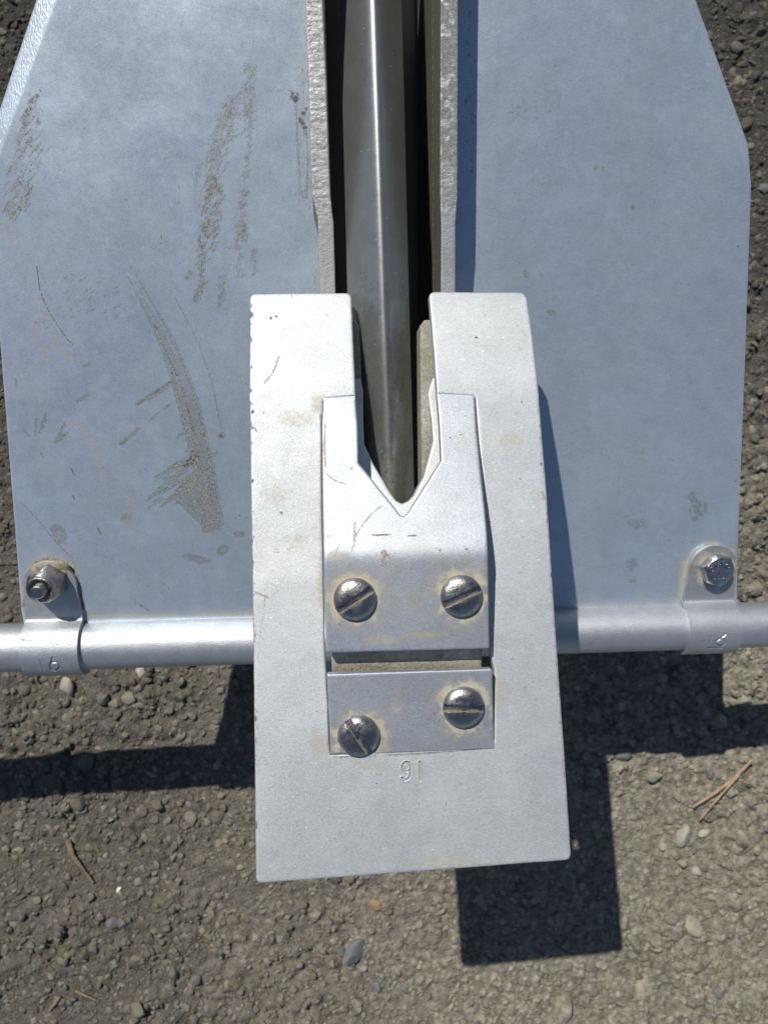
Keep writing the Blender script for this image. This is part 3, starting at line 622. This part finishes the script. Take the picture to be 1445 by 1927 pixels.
# ---- the matching plate on the far side, resting on the gravel
lower = M
lz = lambda X, Y: -(plate_z(X, Y)-60)
sheet('crown_plate', [(-262, 440), (-90, 440), (-80, 60), (80, 60), (90, 440), (262, 440), (290, -660), (-290, -660)], lz, 20, M_PLATE, anchor, r=3, sp=16)
sheet('crown_core', [(-140, 40), (140, 40), (140, -420), (-140, -420)], lambda X, Y: 0*X+240, 700, M_CAST, anchor, r=4, sp=30, bottom=-520)

# ---- stock tube
def tube():
    n = 72; xs = np.linspace(-1900, 1900, 160); V = []; Fc = []
    for rr in (RT, RT-12):
        for x in xs:
            for k in range(n): a = 2*pi*k/n; V.append((x, YT+rr*cos(a), ZT+rr*sin(a)))
    m = len(xs)
    for i in range(m-1):
        for k in range(n):
            a = i*n+k; b = i*n+(k+1) % n; Fc.append([a, b, b+n, a+n]); a += m*n; b += m*n; Fc.append([b, a, a+n, b+n])
    for k in range(n):
        b = (k+1) % n; Fc.append([k, k+m*n, b+m*n, b]); q = (m-1)*n; Fc.append([q+k, q+b, q+b+m*n, q+k+m*n])
    V = np.array(V); me = mesh_from('stock_rod', V, Fc, True, 60)
    return link('stock_rod', me, M_TUBE, anchor)
tube()

# ---- clamp straps over the stock
def strap(xc_img, y_img, tilt, numb, label, halfw=70, sweep=238):
    TH = 13; z0 = lambda X, Y: fluke_z(X, Y)+TH
    c = on(xc_img, y_img, z0); xc = c[0]; ytop = c[1]
    pts = [(y, 137+0.30*y+TH) for y in np.linspace(ytop, -259, 22)]
    R = RT+TH
    for a in np.linspace(radians(44), radians(sweep), 60): pts.append((YT+R*cos(a), ZT+R*sin(a)))
    pts = curve(pts, 220)
    for _ in range(14): pts[1:-1] = (pts[:-2]+2*pts[1:-1]+pts[2:])/4
    s = np.r_[0, np.cumsum(np.hypot(*np.diff(pts, axis=0).T))]
    nv = 76; V = []
    for (y, z), si in zip(pts, s):
        hw = halfw*0.93+(halfw*0.07)*min(1, max(0, (si-90)/60)); 
        if si < hw: hw = math.sqrt(max(hw*hw-(hw-si-0.5)**2, 4))
        for t in np.linspace(-1, 1, nv): V.append((xc+t*hw, y, z))
    V = np.array(V); n = len(pts)
    tz = np.gradient(pts, axis=0); nrm = np.column_stack([-tz[:, 1], tz[:, 0]]); nrm /= np.linalg.norm(nrm, axis=1, keepdims=True); nrm *= -1
    nn = np.repeat(nrm, nv, 0)
    if nn[5, 1] < 0: nn = -nn
    X, Y = img(V); a = np.zeros(len(X)); b = np.zeros(len(X))
    vis = V[:, 2] > ZT-70
    for q, v in numb: stroke(a, X, Y, q, 2.3, v, .8); stroke(b, X, Y, q, 4.2, v, .9)
    a *= vis; b *= vis
    V[:, 1:] -= nn*(a*4.0-np.clip(b-a, 0, 1)*1.2)[:, None]
    V[:, 1:] += nn*0.0
    W2 = V.copy(); W2[:, 1:] -= nn*TH
    Fc = []
    o = n*nv
    for i in range(n-1):
        for j in range(nv-1):
            q = i*nv+j; Fc.append([q, q+nv, q+nv+1, q+1]); Fc.append([o+q, o+q+1, o+q+nv+1, o+q+nv])
        q = i*nv; Fc.append([q, o+q, o+q+nv, q+nv]); q += nv-1; Fc.append([q, q+nv, o+q+nv, o+q])
    for j in range(nv-1):
        Fc.append([j, j+1, o+j+1, o+j]); q = (n-1)*nv+j; Fc.append([q, o+q, o+q+1, q+1])
    VV = np.vstack([V, W2]); me = mesh_from('strap', VV, Fc, True, 45)
    bm = bmesh.new(); bm.from_mesh(me); bmesh.ops.recalc_face_normals(bm, faces=bm.faces); bm.to_mesh(me); bm.free()
    X, Y = img(VV); mud = np.zeros(len(X)); dark = np.zeros(len(X)); rust = np.zeros(len(X)); dark[:o] = a*.4
    return VV, me, mud, dark, rust, X, Y, xc
six = lambda x, y, rx, ry, tail: [tail]+[(x+rx*cos(t), y+ry*sin(t)) for t in np.linspace(pi*1.02, -pi*0.93, 16)]
S_L = [([(76, 1243), (82, 1262)], .45), (six(103, 1254, 9, 8, (99, 1237)), 1.0)]
S_R = [([(1338, 1199), (1335, 1212)], .6), (six(1355, 1209, 9, 6.6, (1365, 1194)), 1.0), ([(1331, 1219.5), (1360, 1219)], .6)]
VV, me, mud, dark, rust, X, Y, xcl = strap(88, 1058, 0, S_L, '')
for cx, cy, r_, v in [(70, 1068, 16, .8), (112, 1072, 20, .95), (125, 1082, 10, .7), (92, 1062, 16, .9)]: blob(mud, X, Y, cx, cy, r_*1.3, r_, v)
stroke(dark, X, Y, [(36, 1204), (60, 1205)], 1.6, .6); stroke(dark, X, Y, [(92, 1211), (118, 1212)], 1.1, .4); stroke(dark, X, Y, [(62, 1170), (60, 1196)], 1, .3); stroke(dark, X, Y, [(131, 1170), (128, 1230)], 1, .35)
for k_, v_ in (('mud', mud), ('dark', dark), ('rust', rust)): set_attr(me, k_, v_)
strap_l = link('clamp_strap', me, M_TUBE, anchor); strap_l['label'] = 'bent strap with the lock nut, stamped 16'
VV, me, mud, dark, rust, X, Y, xcr = strap(1347, 1027, 0, S_R, '')
halo(mud, X, Y, 1345, 1072, 30, 20, .85, .8); 
for k_, v_ in (('mud', mud), ('dark', dark), ('rust', rust)): set_attr(me, k_, v_)
strap_r = link('clamp_strap', me, M_TUBE, anchor); strap_r['label'] = 'bent strap with the hexagon bolt, stamped 16'

# ---- fasteners
def lathe(prof, n=48):
    bm = bmesh.new(); rings = []
    for r, z in prof:
        if r < 1e-6: rings.append([bm.verts.new((0, 0, z))]); continue
        rings.append([bm.verts.new((r*cos(2*pi*k/n), r*sin(2*pi*k/n), z)) for k in range(n)])
    for a, b in zip(rings[:-1], rings[1:]):
        for k in range(n):
            j = (k+1) % n
            if len(a) == 1: bm.faces.new([a[0], b[k], b[j]])
            elif len(b) == 1: bm.faces.new([a[j], a[k], b[0]])
            else: bm.faces.new([a[j], a[k], b[k], b[j]])
    bmesh.ops.recalc_face_normals(bm, faces=bm.faces)
    return bm
def frame(x, y, z, nrm, ang=0):
    q = Vector(nrm).normalized().to_track_quat('Z', 'Y').to_matrix().to_4x4()
    return Matrix.Translation((x*U, y*U, z*U)) @ q @ Matrix.Rotation(ang, 4, 'Z')

def screw_mesh():
    Rr = 40.0; H = 18.0
    # domed head laid out as a fine height field in a disc, the slot cut into it
    bm = lathe([(0, -6)]+[(Rr, -6), (Rr, 3)]+[(Rr*cos(a)**0.72 if a < pi/2-1e-3 else 0, 3+(H-3)*sin(a)) for a in np.linspace(0.12, pi/2, 16)], 72)
    me = bpy.data.meshes.new('screw'); bm.to_mesh(me); bm.free()
    o = bpy.data.objects.new('t', me); sc.collection.objects.link(o)
    cb = bmesh.new(); bmesh.ops.create_cube(cb, size=1)
    for v in cb.verts: v.co = Vector((v.co.x*120, v.co.y*15, v.co.z*40+H-12+20))
    cm = bpy.data.meshes.new('c'); cb.to_mesh(cm); cb.free(); co = bpy.data.objects.new('c', cm); sc.collection.objects.link(co)
    md = o.modifiers.new('b', 'BOOLEAN'); md.operation = 'DIFFERENCE'; md.object = co; md.solver = 'EXACT'
    bv = o.modifiers.new('v', 'BEVEL'); bv.width = 0.9; bv.segments = 2; bv.limit_method = 'ANGLE'; bv.angle_limit = radians(40)
    dg = bpy.context.evaluated_depsgraph_get(); res = bpy.data.meshes.new_from_object(o.evaluated_get(dg))
    bpy.data.objects.remove(o); bpy.data.objects.remove(co)
    n = len(res.vertices); co_ = np.zeros(n*3); res.vertices.foreach_get('co', co_); co_ = co_.reshape(-1, 3)
    mud = np.where((co_[:, 1] < -6) & (co_[:, 1] > -8.6) & (co_[:, 2] < H-3.5), .55, 0)
    res.vertices.foreach_set('co', (co_*U).ravel()); res.update(); res.shade_smooth(); res.set_sharp_from_angle(angle=radians(40))
    res.materials.append(M_STEEL); set_attr(res, 'mud', mud); return res
SM = screw_mesh()
for (px, py, ang, kind) in SCREWS:
    zf = tab_z if kind == 'tab' else ltab_z
    x, y = on(px, py, lambda X, Y: zf(X, Y)+8); z = float(zf(np.array([x]), np.array([y]))[0])
    e = 3.0; dy = (float(zf(np.array([x]), np.array([y+e]))[0])-float(zf(np.array([x]), np.array([y-e]))[0]))/(2*e)
    o = bpy.data.objects.new('slotted_screw', SM); sc.collection.objects.link(o); o.parent = plate
    o.matrix_local = frame(x, y, z, (0, -dy, 1)) @ Matrix.Rotation(radians(ang-1), 4, 'Z')
    o.name = 'slotted_screw'

def mat_hex(bm_list): pass
def hex_bolt():
    R = 45.0; H = 30; n = 96; bm = bmesh.new()
    def rad(a, base): return base/ cos(((a+pi/6) % (pi/3))-pi/6)
    lv = []
    ap = R*cos(pi/6)
    for k_, (f, z) in enumerate([(1, 0), (1, H-4.5), (1, H-3), (0.5, H-1.2), (0.0, H)]):
        ring = []
        for k in range(n):
            a = 2*pi*k/n; hexr = rad(a, ap); circ = ap*0.985
            if k_ < 2: r = hexr; zz = z-(max(0, hexr-ap)*0.75 if k_ == 1 else 0)
            elif k_ == 2: r = min(hexr, ap+1.0); zz = z
            elif k_ == 3: r = circ-0.5; zz = H-.6
            else: r = circ-2.0; zz = H
            ring.append(bm.verts.new((r*cos(a), r*sin(a), zz)))
        lv.append(ring)
    for a, b in zip(lv[:-1], lv[1:]):
        for k in range(n): bm.faces.new([a[k], a[(k+1) % n], b[(k+1) % n], b[k]])
    c = bm.verts.new((0, 0, H))
    for k in range(n): bm.faces.new([lv[-1][k], lv[-1][(k+1) % n], c])
    bm.faces.new(lv[0][::-1])
    bmesh.ops.scale(bm, vec=(U, U, U), verts=bm.verts); me = bpy.data.meshes.new('hex_bolt'); bm.to_mesh(me); bm.free()
    me.shade_smooth(); me.set_sharp_from_angle(angle=radians(28)); return me, H
bx, by = on(1351, 1070, lambda X, Y: fluke_z(X, Y)+30)
nf = (0, -0.30, 1)
hb, HB = hex_bolt()
bolt = link('hex_bolt', hb, M_BOLT, strap_r); bolt.matrix_local = frame(bx, by, float(fluke_z(0, by))+10.5, (0.02, -0.27, 1), radians(14))
# raised maker's marks round the head: small worn rings and ticks
mk = bmesh.new()
def ring_mark(cx, cy, r, a0=0, a1=6.283, w_=2.2):
    n = 16; seg = [(cx+r*cos(t), cy+r*1.2*sin(t)) for t in np.linspace(a0, a1, n)]; bar(seg, w_)
def bar(seg, w_):
    for (ax, ay), (b_x, b_y) in zip(seg[:-1], seg[1:]):
        d = Vector((b_x-ax, b_y-ay)); 
        if d.length < 1e-5: continue
        q = Vector((-d.y, d.x)).normalized()*w_/2
        vs = [mk.verts.new((ax+s*q.x, ay+s*q.y, z)) for z in (HB-0.2, HB+1.5) for s in (1, -1)]+[mk.verts.new((b_x+s*q.x, b_y+s*q.y, z)) for z in (HB-0.2, HB+1.5) for s in (1, -1)]
        for f in ([2, 3, 7, 6], [0, 2, 6, 4], [1, 5, 7, 3], [0, 1, 3, 2], [4, 6, 7, 5]): mk.faces.new([vs[i] for i in f])
for a in (158, 122, 95, 66, 34):
    cx, cy = 25*cos(radians(a)), 25*sin(radians(a))
    if a in (158, 66, 34): ring_mark(cx, cy, 4.6, *( (0.6, 5.4) if a == 66 else (0, 6.283)))
    elif a == 122: bar([(cx-3, cy-5), (cx, cy+5)], 2.4); bar([(cx+4, cy-5), (cx, cy+5)], 2.4)
    else: ring_mark(cx, cy+2, 2.3); ring_mark(cx, cy-3, 2.3)
for k in range(5): cx = -14+k*6; bar([(cx, -19-(k % 2)*2), (cx+4, -24+(k % 2)*3)], 2.2)
bmesh.ops.scale(mk, vec=(U, U, U), verts=mk.verts); mm = bpy.data.meshes.new('head_marking'); mk.to_mesh(mm); mk.free()
mo = link('head_marking', mm, M_BOLT, strap_r); mo.matrix_local = frame(bx, by, float(fluke_z(0, by))+10.5, (0.02, -0.27, 1), radians(0))

def lock_nut():
    n = 96; bm = bmesh.new(); ap = 40.0
    def hexr(a): return ap/cos(((a+pi/6) % (pi/3))-pi/6)
    prof = [('h', 0), ('h', 36), ('m', 44), (37, 48), (36, 54), (34.5, 60), (31, 63.5), (27, 62), (24.5, 58), (23, 52), (17, 50)]
    lv = []
    for p, z in prof:
        ring = []
        for k in range(n):
            a = 2*pi*k/n; h = hexr(a); r = h if p == 'h' else (min(h, ap*1.02) if p == 'm' else p)
            zz = z-(0.55*(h-ap) if p == 'h' and z > 0 else 0)
            ring.append(bm.verts.new((r*cos(a), r*sin(a), zz)))
        lv.append(ring)
    for a, b in zip(lv[:-1], lv[1:]):
        for k in range(n): bm.faces.new([a[k], a[(k+1) % n], b[(k+1) % n], b[k]])
    bm.faces.new(lv[0][::-1]); bm.faces.new(lv[-1])
    bmesh.ops.scale(bm, vec=(U, U, U), verts=bm.verts); me = bpy.data.meshes.new('lock_nut'); bm.to_mesh(me); bm.free()
    me.shade_smooth(); me.set_sharp_from_angle(angle=radians(35)); set_attr(me, 'mud', np.full(len(me.vertices), 0.25)); return me
nx, ny = on(95, 1093, lambda X, Y: fluke_z(X, Y)+11)
FN = frame(nx, ny, float(fluke_z(0, ny))+10.5, (-0.06, -0.30, 1), radians(8))
nut = link('lock_nut', lock_nut(), M_STEEL, strap_l); nut.matrix_local = FN
bm = lathe([(0, 40), (17.5, 40), (17.5, 46)]+[(17.5-(1.1 if k % 2 else 0), 46+k*1.8) for k in range(16)]+[(16.5, 76), (14, 79), (0, 79.5)], 40)
bmesh.ops.scale(bm, vec=(U, U, U), verts=bm.verts); me = bpy.data.meshes.new('bolt_end'); bm.to_mesh(me); bm.free(); me.shade_smooth(); me.set_sharp_from_angle(angle=radians(40))
link('bolt_end', me, M_STEEL, strap_l).matrix_local = FN
# dried dirt caught behind the nut
def dirt_clod(px, py, rx, ry, h, zf, parent, seed):
    c = on(px, py, zf); bm = bmesh.new(); bmesh.ops.create_icosphere(bm, subdivisions=4, radius=1)
    for v in bm.verts:
        d = 1+0.9*(float(fbm(np.array([v.co.x*2.2+9*seed]), np.array([v.co.y*2.2+v.co.z*1.7+5]), 4, seed)[0])-0.5)
        v.co = Vector((c[0]+v.co.x*rx*d, c[1]+v.co.y*ry*d, 0))*U + Vector((0, 0, (float(zf(0, c[1]+v.co.y*ry))+v.co.z*h*d)*U))
    me = bpy.data.meshes.new('dried_mud'); bm.to_mesh(me); bm.free(); me.shade_smooth(); return link('dried_mud', me, M_MUD, parent)
def mud_material():
    m, n, b, oc = nodes('dried_mud'); a = noise(n, oc, 900, 5, .7)
    n.links.new(mixc(n, ramp(n, a, .3, .7), (0.14, 0.12, 0.085), (0.33, 0.29, 0.21)), b.inputs['Base Color']); b.inputs['Roughness'].default_value = .95
    bump(n, b, a, .8, .0006); return m
M_MUD = mud_material()
ztab = lambda X, Y: fluke_z(X, Y)+11
dirt_clod(82, 1070, 22, 9, 5, ztab, strap_l, 2); dirt_clod(116, 1068, 20, 12, 4, ztab, strap_l, 5); dirt_clod(126, 1080, 10, 10, 3, ztab, strap_l, 7)

# ================================================================== THE GROUND
GW, GH = GA, GA
def gxy(px, py): return ((px-722.5)*GA, -(py-963.5)*GA)      # ground coordinates in units
def worley(x, y, seed):
    xi = np.floor(x).astype(np.int64); yi = np.floor(y).astype(np.int64); best = np.full(x.shape, 9.0); hb_ = np.zeros(x.shape)
    def h(a, b, s):
        n = (a*374761393 + b*668265263 + (seed+s)*974634777) & 0x7fffffff
        n = ((n ^ (n >> 13))*1274126177) & 0x7fffffff
        return ((n ^ (n >> 16)) & 0xffff)/65535.0
    for i in (-1, 0, 1):
        for j in (-1, 0, 1):
            a = xi+i; b = yi+j; d = np.hypot(a+h(a, b, 0)-x, b+h(a, b, 7)-y); k = d < best; best = np.where(k, d, best); hb_ = np.where(k, h(a, b, 13), hb_)
    return best, hb_
def lumps(X, Y, s, seed):
    wx = (fbm(X/s*1.7, Y/s*1.7, 2, seed+3)-.5)*.5; d, h = worley(X/s+wx, Y/s-wx, seed)
    return np.sqrt(np.clip(0.42-d*d, 0, 1))*(0.25+1.0*h)
def ground_h(X, Y):
    patch = np.clip((fbm(X/260, Y/260, 3, 50)-.36)*4, .15, 1)
    return (lumps(X, Y, 52, 60)*27+lumps(X, Y, 30, 61)*18+lumps(X, Y, 80, 62)*18)*patch+26*(fbm(X/620, Y/620, 3, 40)-0.5)+16*(fbm(X/120, Y/120, 3, 41)-0.5)+11*(fbm(X/38, Y/38, 3, 42)-0.45)+7*(fbm(X/13, Y/13, 2, 44)-0.5)
def earth(name, stone=False):
    m, n, b, oc = nodes(name)
    gc = n.nodes.new('ShaderNodeNewGeometry').outputs['Position']
    sepn = n.nodes.new('ShaderNodeSeparateXYZ'); n.links.new(gc, sepn.inputs[0])
    warp = noise(n, gc, 14, 3, .5)
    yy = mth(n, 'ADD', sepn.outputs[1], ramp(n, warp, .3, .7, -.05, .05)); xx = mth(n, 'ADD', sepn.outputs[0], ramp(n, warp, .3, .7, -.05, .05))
    dark_up = ramp(n, yy, -0.05, 0.10)          # ground colour turns darker and greyer towards the flukes
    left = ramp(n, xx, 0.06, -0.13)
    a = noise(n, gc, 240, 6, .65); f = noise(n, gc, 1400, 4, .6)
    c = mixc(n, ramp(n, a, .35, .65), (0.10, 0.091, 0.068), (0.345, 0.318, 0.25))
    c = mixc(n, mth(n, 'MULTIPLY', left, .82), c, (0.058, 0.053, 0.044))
    c = mixc(n, mth(n, 'MULTIPLY', dark_up, .9), c, (0.038, 0.037, 0.035))
    c = mixc(n, mth(n, 'MULTIPLY', ramp(n, f, .35, .7, 0, .35), ramp(n, dark_up, 0, 1, 1, .25)), c, (0.36, 0.33, 0.27))
    if stone:
        oi = n.nodes.new('ShaderNodeObjectInfo') if stone == 'obj' else None
        rv = oi.outputs['Random'] if oi else attr(n, 'tone')
        c = mixc(n, ramp(n, rv, .90, .92, 0, .45), c, (0.15, 0.155, 0.155))
        c = mixc(n, ramp(n, rv, .0, .45, .35, 0), c, (0.40, 0.365, 0.29))
        c = mixc(n, ramp(n, rv, .45, .8, 0, .3), c, (0.14, 0.12, 0.09))
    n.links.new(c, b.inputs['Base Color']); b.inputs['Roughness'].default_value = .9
    b.inputs['Specular IOR Level'].default_value = .25
    if stone: bump(n, b, mth(n, 'ADD', f, a), .55, .0007)
    else:
        v = n.nodes.new('ShaderNodeTexVoronoi'); v.inputs['Scale'].default_value = 700; n.links.new(gc, v.inputs['Vector'])
        v.feature = 'F1'; v.distance = 'CHEBYCHEV'
        bump(n, b, mth(n, 'ADD', mth(n, 'MULTIPLY', v.outputs['Distance'], -.8), mth(n, 'MULTIPLY', f, 1.2)), .8, .0012)
    return m
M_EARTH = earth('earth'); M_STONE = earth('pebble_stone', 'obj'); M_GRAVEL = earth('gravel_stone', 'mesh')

def grid_axis(lo, hi, st, far):
    core = np.arange(lo, hi, st); ext = []; s = st; x = hi
    while x < far: s *= 1.35; x += s; ext.append(x)
    e = np.array(ext); return np.r_[(-(e-hi)+lo)[::-1], core, e]
ax = grid_axis(-1560, 1560, 7, 30000); ay = grid_axis(-2040, 2040, 7, 30000)
gx, gy = np.meshgrid(ax, ay); nx_, ny_ = len(ax), len(ay)
inn = np.clip(1-(np.maximum(np.abs(gx)-1600, 0)+np.maximum(np.abs(gy)-2050, 0))/600, 0, 1)
gz = ground_h(gx, gy)*inn
V = np.column_stack([gx.ravel(), gy.ravel(), gz.ravel()])
idx = np.arange(nx_*ny_).reshape(ny_, nx_); Fq = np.stack([idx[:-1, :-1], idx[:-1, 1:], idx[1:, 1:], idx[1:, :-1]], -1).reshape(-1, 4)
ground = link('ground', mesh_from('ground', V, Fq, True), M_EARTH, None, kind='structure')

def stone_mesh(seed, sub=3):
    bm = bmesh.new(); bmesh.ops.create_icosphere(bm, subdivisions=sub, radius=1); r = random.Random(seed)
    sx, sy, sz = r.uniform(.8, 1.1), r.uniform(.62, .95), r.uniform(.5, .75)
    planes = [(Vector((r.gauss(0, 1), r.gauss(0, 1), r.gauss(0, 1))).normalized(), r.uniform(.52, .88)) for _ in range(13)]
    for v in bm.verts:
        p = v.co.normalized()
        for nn, d in planes:
            k = p.dot(nn)
            if k > d: p = p-nn*(k-d)*0.98
        p = p*(1+0.05*(r.random()-.5)); v.co = Vector((p.x*sx, p.y*sy, p.z*sz))
    return bm
stone_me = []
for s in range(14):
    bm = stone_mesh(s, 3 if s < 14 else 2); me = bpy.data.meshes.new('pebble'); bmesh.ops.scale(bm, vec=(U,)*3, verts=bm.verts); bm.to_mesh(me); bm.free(); me.shade_smooth(); me.set_sharp_from_angle(angle=radians(34)); me.materials.append(M_STONE); stone_me.append(me)

def seen(px, py):                                # is this bit of ground in view (not behind the anchor)?
    if not (-15 < px < 1460 and -15 < py < 1942): return False
    if py < 1250:
        if px < 45 and (px < (py-650)*.08+5 if py > 260 else px < 57-py*.326): return True
        if px > (1325+py*.3435 if py < 262 else 1415-(py-262)*.034): return True
        return py > 1225 and not 470 < px < 1055
    return not (478 < px < 1078 and py < 1640)
placed = []
def add_pebble(px, py, dia, rs, mesh=None, mat=None, stretch=1.0, rz=None, sink=.35, label=None):
    x, y = gxy(px, py); r = dia*GA/2; me = mesh or rs.choice(stone_me)
    if mat: me = me.copy(); me.materials.clear(); me.materials.append(mat)
    o = bpy.data.objects.new('pebble', me); sc.collection.objects.link(o); o.parent = ground
    z = float(ground_h(np.array([x]), np.array([y]))[0])
    o.location = (x*U, y*U, (z+r*.5*(1-2*sink))*U); o.rotation_euler = (rs.uniform(-.25, .25), rs.uniform(-.25, .25), rz if rz is not None else rs.uniform(0, 6.3))
    o.scale = (r*stretch, r/stretch, r*rs.uniform(.8, 1.05))
    if label: o['label'] = label
    placed.append((px, py, dia)); return o
def plain(name, col, var=.3):
    m, n, b, oc = nodes(name); a = noise(n, oc, 1.5/U*.001*900, 4, .6)
    n.links.new(mixc(n, ramp(n, a, .3, .7), tuple(c*(1-var) for c in col), col), b.inputs['Base Color']); b.inputs['Roughness'].default_value = .85; bump(n, b, a, .3, .0004); return m
M_SLATE = plain('slate_stone', (0.16, 0.165, 0.165)); M_OCHRE = plain('ochre_stone', (0.34, 0.23, 0.125)); M_PALE = plain('pale_stone', (0.42, 0.39, 0.32)); M_WHITE = plain('white_chip', (0.75, 0.74, 0.70), .1)
rs = random.Random(77)
for px, py, d, mt, st in [(1281, 1571, 44, M_PALE, 1.1), (1323, 1567, 27, M_PALE, 1.1), (1389, 1575, 40, None, 1.1), (1284, 1626, 30, None, .9), (1331, 1530, 36, None, 1), (1224, 1457, 40, None, 1.0), (1172, 1416, 44, M_SLATE, 1.15), (1335, 1455, 24, M_SLATE, 1),
                          (1258, 1540, 24, None, 1), (1245, 1590, 22, None, 1), (1310, 1640, 24, M_PALE, 1), (212, 1732, 30, M_SLATE, .8), (665, 1788, 50, M_SLATE, .72), (643, 1785, 20, M_SLATE, 1), (708, 1699, 26, M_OCHRE, 1.2), (225, 1673, 13, M_WHITE, 1.4), (560, 1780, 18, M_SLATE, .8),
                          (712, 1858, 24, M_SLATE, 1), (762, 1862, 22, M_SLATE, 1), (300, 1515, 40, None, 1), (1300, 1740, 40, None, 1.1), (1210, 1850, 46, None, 1.1), (1060, 1895, 50, None, 1.3), (1380, 1700, 36, None, 1), (1190, 1770, 44, None, 1.2),
                          (195, 1312, 40, None, .9), (248, 1310, 34, None, 1), (270, 1265, 36, M_PALE, .8), (225, 1345, 26, None, 1), (180, 1262, 30, None, 1), (130, 1290, 46, M_PALE, 1.2), (1430, 60, 30, None, 1), (1420, 145, 26, None, .9), (1436, 355, 30, M_SLATE, 1), (1385, 90, 34, None, 1.1), (640, 1730, 22, None, 1), (370, 1840, 24, None, 1), (265, 1892, 34, None, 1), (1345, 1862, 30, M_SLATE, 1.2)]:
    add_pebble(px, py, d, rs, None, mt, st)
for _ in range(60000):
    if len(placed) >= 300: break
    px, py = rs.uniform(-10, 1455), rs.uniform(-10, 1937)
    if not seen(px, py): continue
    d = 15+rs.random()**2.2*24
    if any((px-a)**2+(py-b)**2 < ((d+c)*.42)**2 for a, b, c in placed): continue
    add_pebble(px, py, d, rs, sink=rs.uniform(.4, .8))
# loose grit, too many to count
def grit(n, dmin, dmax, seed, sub):
    r = np.random.default_rng(seed); protos = []
    for s in range(8):
        bm = stone_mesh(100+s, sub); bm.verts.ensure_lookup_table(); protos.append((np.array([v.co[:] for v in bm.verts]), np.array([[v.index for v in f.verts] for f in bm.faces]))); bm.free()
    VV, FF, TT = [], [], []; base = 0
    px = r.uniform(-25, 1470, n*4); py = r.uniform(-25, 1950, n*4)
    k = ~((px > 60) & (px < 1330) & (py < 1180)) & ~((px > 480) & (px < 1060) & (py < 1560)); px = px[k][:n]; py = py[k][:n]; n = len(px)
    x, y = gxy(px, py); z = ground_h(x, y); rad = (dmin+(dmax-dmin)*r.random(n)**2.2)*GA/2
    for i in range(n):
        P, Q = protos[r.integers(8)]; a = r.uniform(0, 6.3); ca, sa = cos(a), sin(a)
        S = P*rad[i]*np.array([r.uniform(.85, 1.25), r.uniform(.8, 1.1), r.uniform(.7, 1.1)])
        VV.append(np.column_stack([S[:, 0]*ca-S[:, 1]*sa+x[i], S[:, 0]*sa+S[:, 1]*ca+y[i], S[:, 2]+z[i]+rad[i]*r.uniform(-.35, .2)]))
        FF.append(Q+base); TT.append(np.full(len(P), r.random())); base += len(P)
    me = mesh_from('grit', np.vstack(VV), np.vstack(FF), True, 40); set_attr(me, 'tone', np.concatenate(TT))
    return link('gravel', me, M_GRAVEL, None, kind='stuff', label='loose grey brown grit and small stones on the ground', category='gravel')
grit(17500, 4.5, 21, 5, 2)

# ---- twigs and splinters lying on the ground
def wood(name, col):
    m, n, b, oc = nodes(name); a = noise(n, oc, 500, 4, .6, 0, (.12, 1, 1))
    n.links.new(mixc(n, ramp(n, a, .3, .7), tuple(c*.55 for c in col), col), b.inputs['Base Color']); b.inputs['Roughness'].default_value = .7; bump(n, b, a, .5, .0004); return m
M_NEEDLE = wood('dry_needle', (0.46, 0.31, 0.19)); M_BARK = wood('dry_bark', (0.23, 0.18, 0.105)); M_STRAW = wood('dry_stalk', (0.30, 0.23, 0.14))
def twig(name, paths, mat, label, cat, flat=.55):
    VV, FF = [], []; base = 0; x0, y0 = gxy(*paths[0][0][0][:2]); z0 = float(ground_h(np.array([x0]), np.array([y0]))[0]); r = np.random.default_rng(len(label))
    for pts, r0, r1 in paths:
        q = curve([gxy(*p[:2]) for p in pts], 26); lift = np.interp(np.linspace(0, 1, 26), np.linspace(0, 1, len(pts)), [p[2] for p in pts])
        t = np.gradient(q, axis=0); t /= np.linalg.norm(t, axis=1, keepdims=True); gh = ground_h(q[:, 0], q[:, 1]); HZ = np.linspace(gh[:9].max(), gh[-9:].max(), 26)
        for i in range(26):
            rr = (r0+(r1-r0)*i/25)*(1+.3*(r.random()-.5)); hz = HZ[i]
            for k in range(10):
                a = 2*pi*k/10; VV.append((q[i, 0]-t[i, 1]*rr*cos(a)-x0, q[i, 1]+t[i, 0]*rr*cos(a)-y0, hz+lift[i]+rr*flat*sin(a)-z0))
            if i:
                for k in range(10): a_ = base+(i-1)*10+k; b_ = base+(i-1)*10+(k+1) % 10; FF.append([a_, b_, b_+10, a_+10])
        FF.append([base+k for k in range(10)][::-1]); FF.append([base+250+k for k in range(10)]); base += 260
    me = mesh_from(name, np.array(VV), FF, True, 60); o = link(name, me, mat, None, label=label, category=cat); o.location = (x0*U, y0*U, z0*U); return o
twig('pine_needle_pair', [([(1406, 1424, 16), (1370, 1458, 22), (1335, 1484, 24), (1296, 1511, 16)], 6.5, 4.5), ([(1378, 1450, 22), (1352, 1478, 24), (1330, 1505, 22), (1309, 1535, 12)], 4.5, 3.5)], M_NEEDLE, 'forked orange brown dry needle on the gravel right of the shadow', 'twig')
twig('bark_splinter', [([(131, 1577, 12), (140, 1605, 16), (158, 1630, 14), (177, 1659, 8)], 10, 5)], M_BARK, 'dark brown flat splinter of bark lying in the dirt lower left', 'splinter')
twig('dry_stalk', [([(147, 1857, 12), (165, 1866, 14), (188, 1880, 9)], 5, 3)], M_STRAW, 'short pale bent stalk near the lower left corner', 'twig')
twig('wood_chip', [([(118, 1868, 10), (108, 1882, 12), (97, 1897, 8)], 7, 4)], M_STRAW, 'small straight wood chip beside the bent stalk', 'splinter')
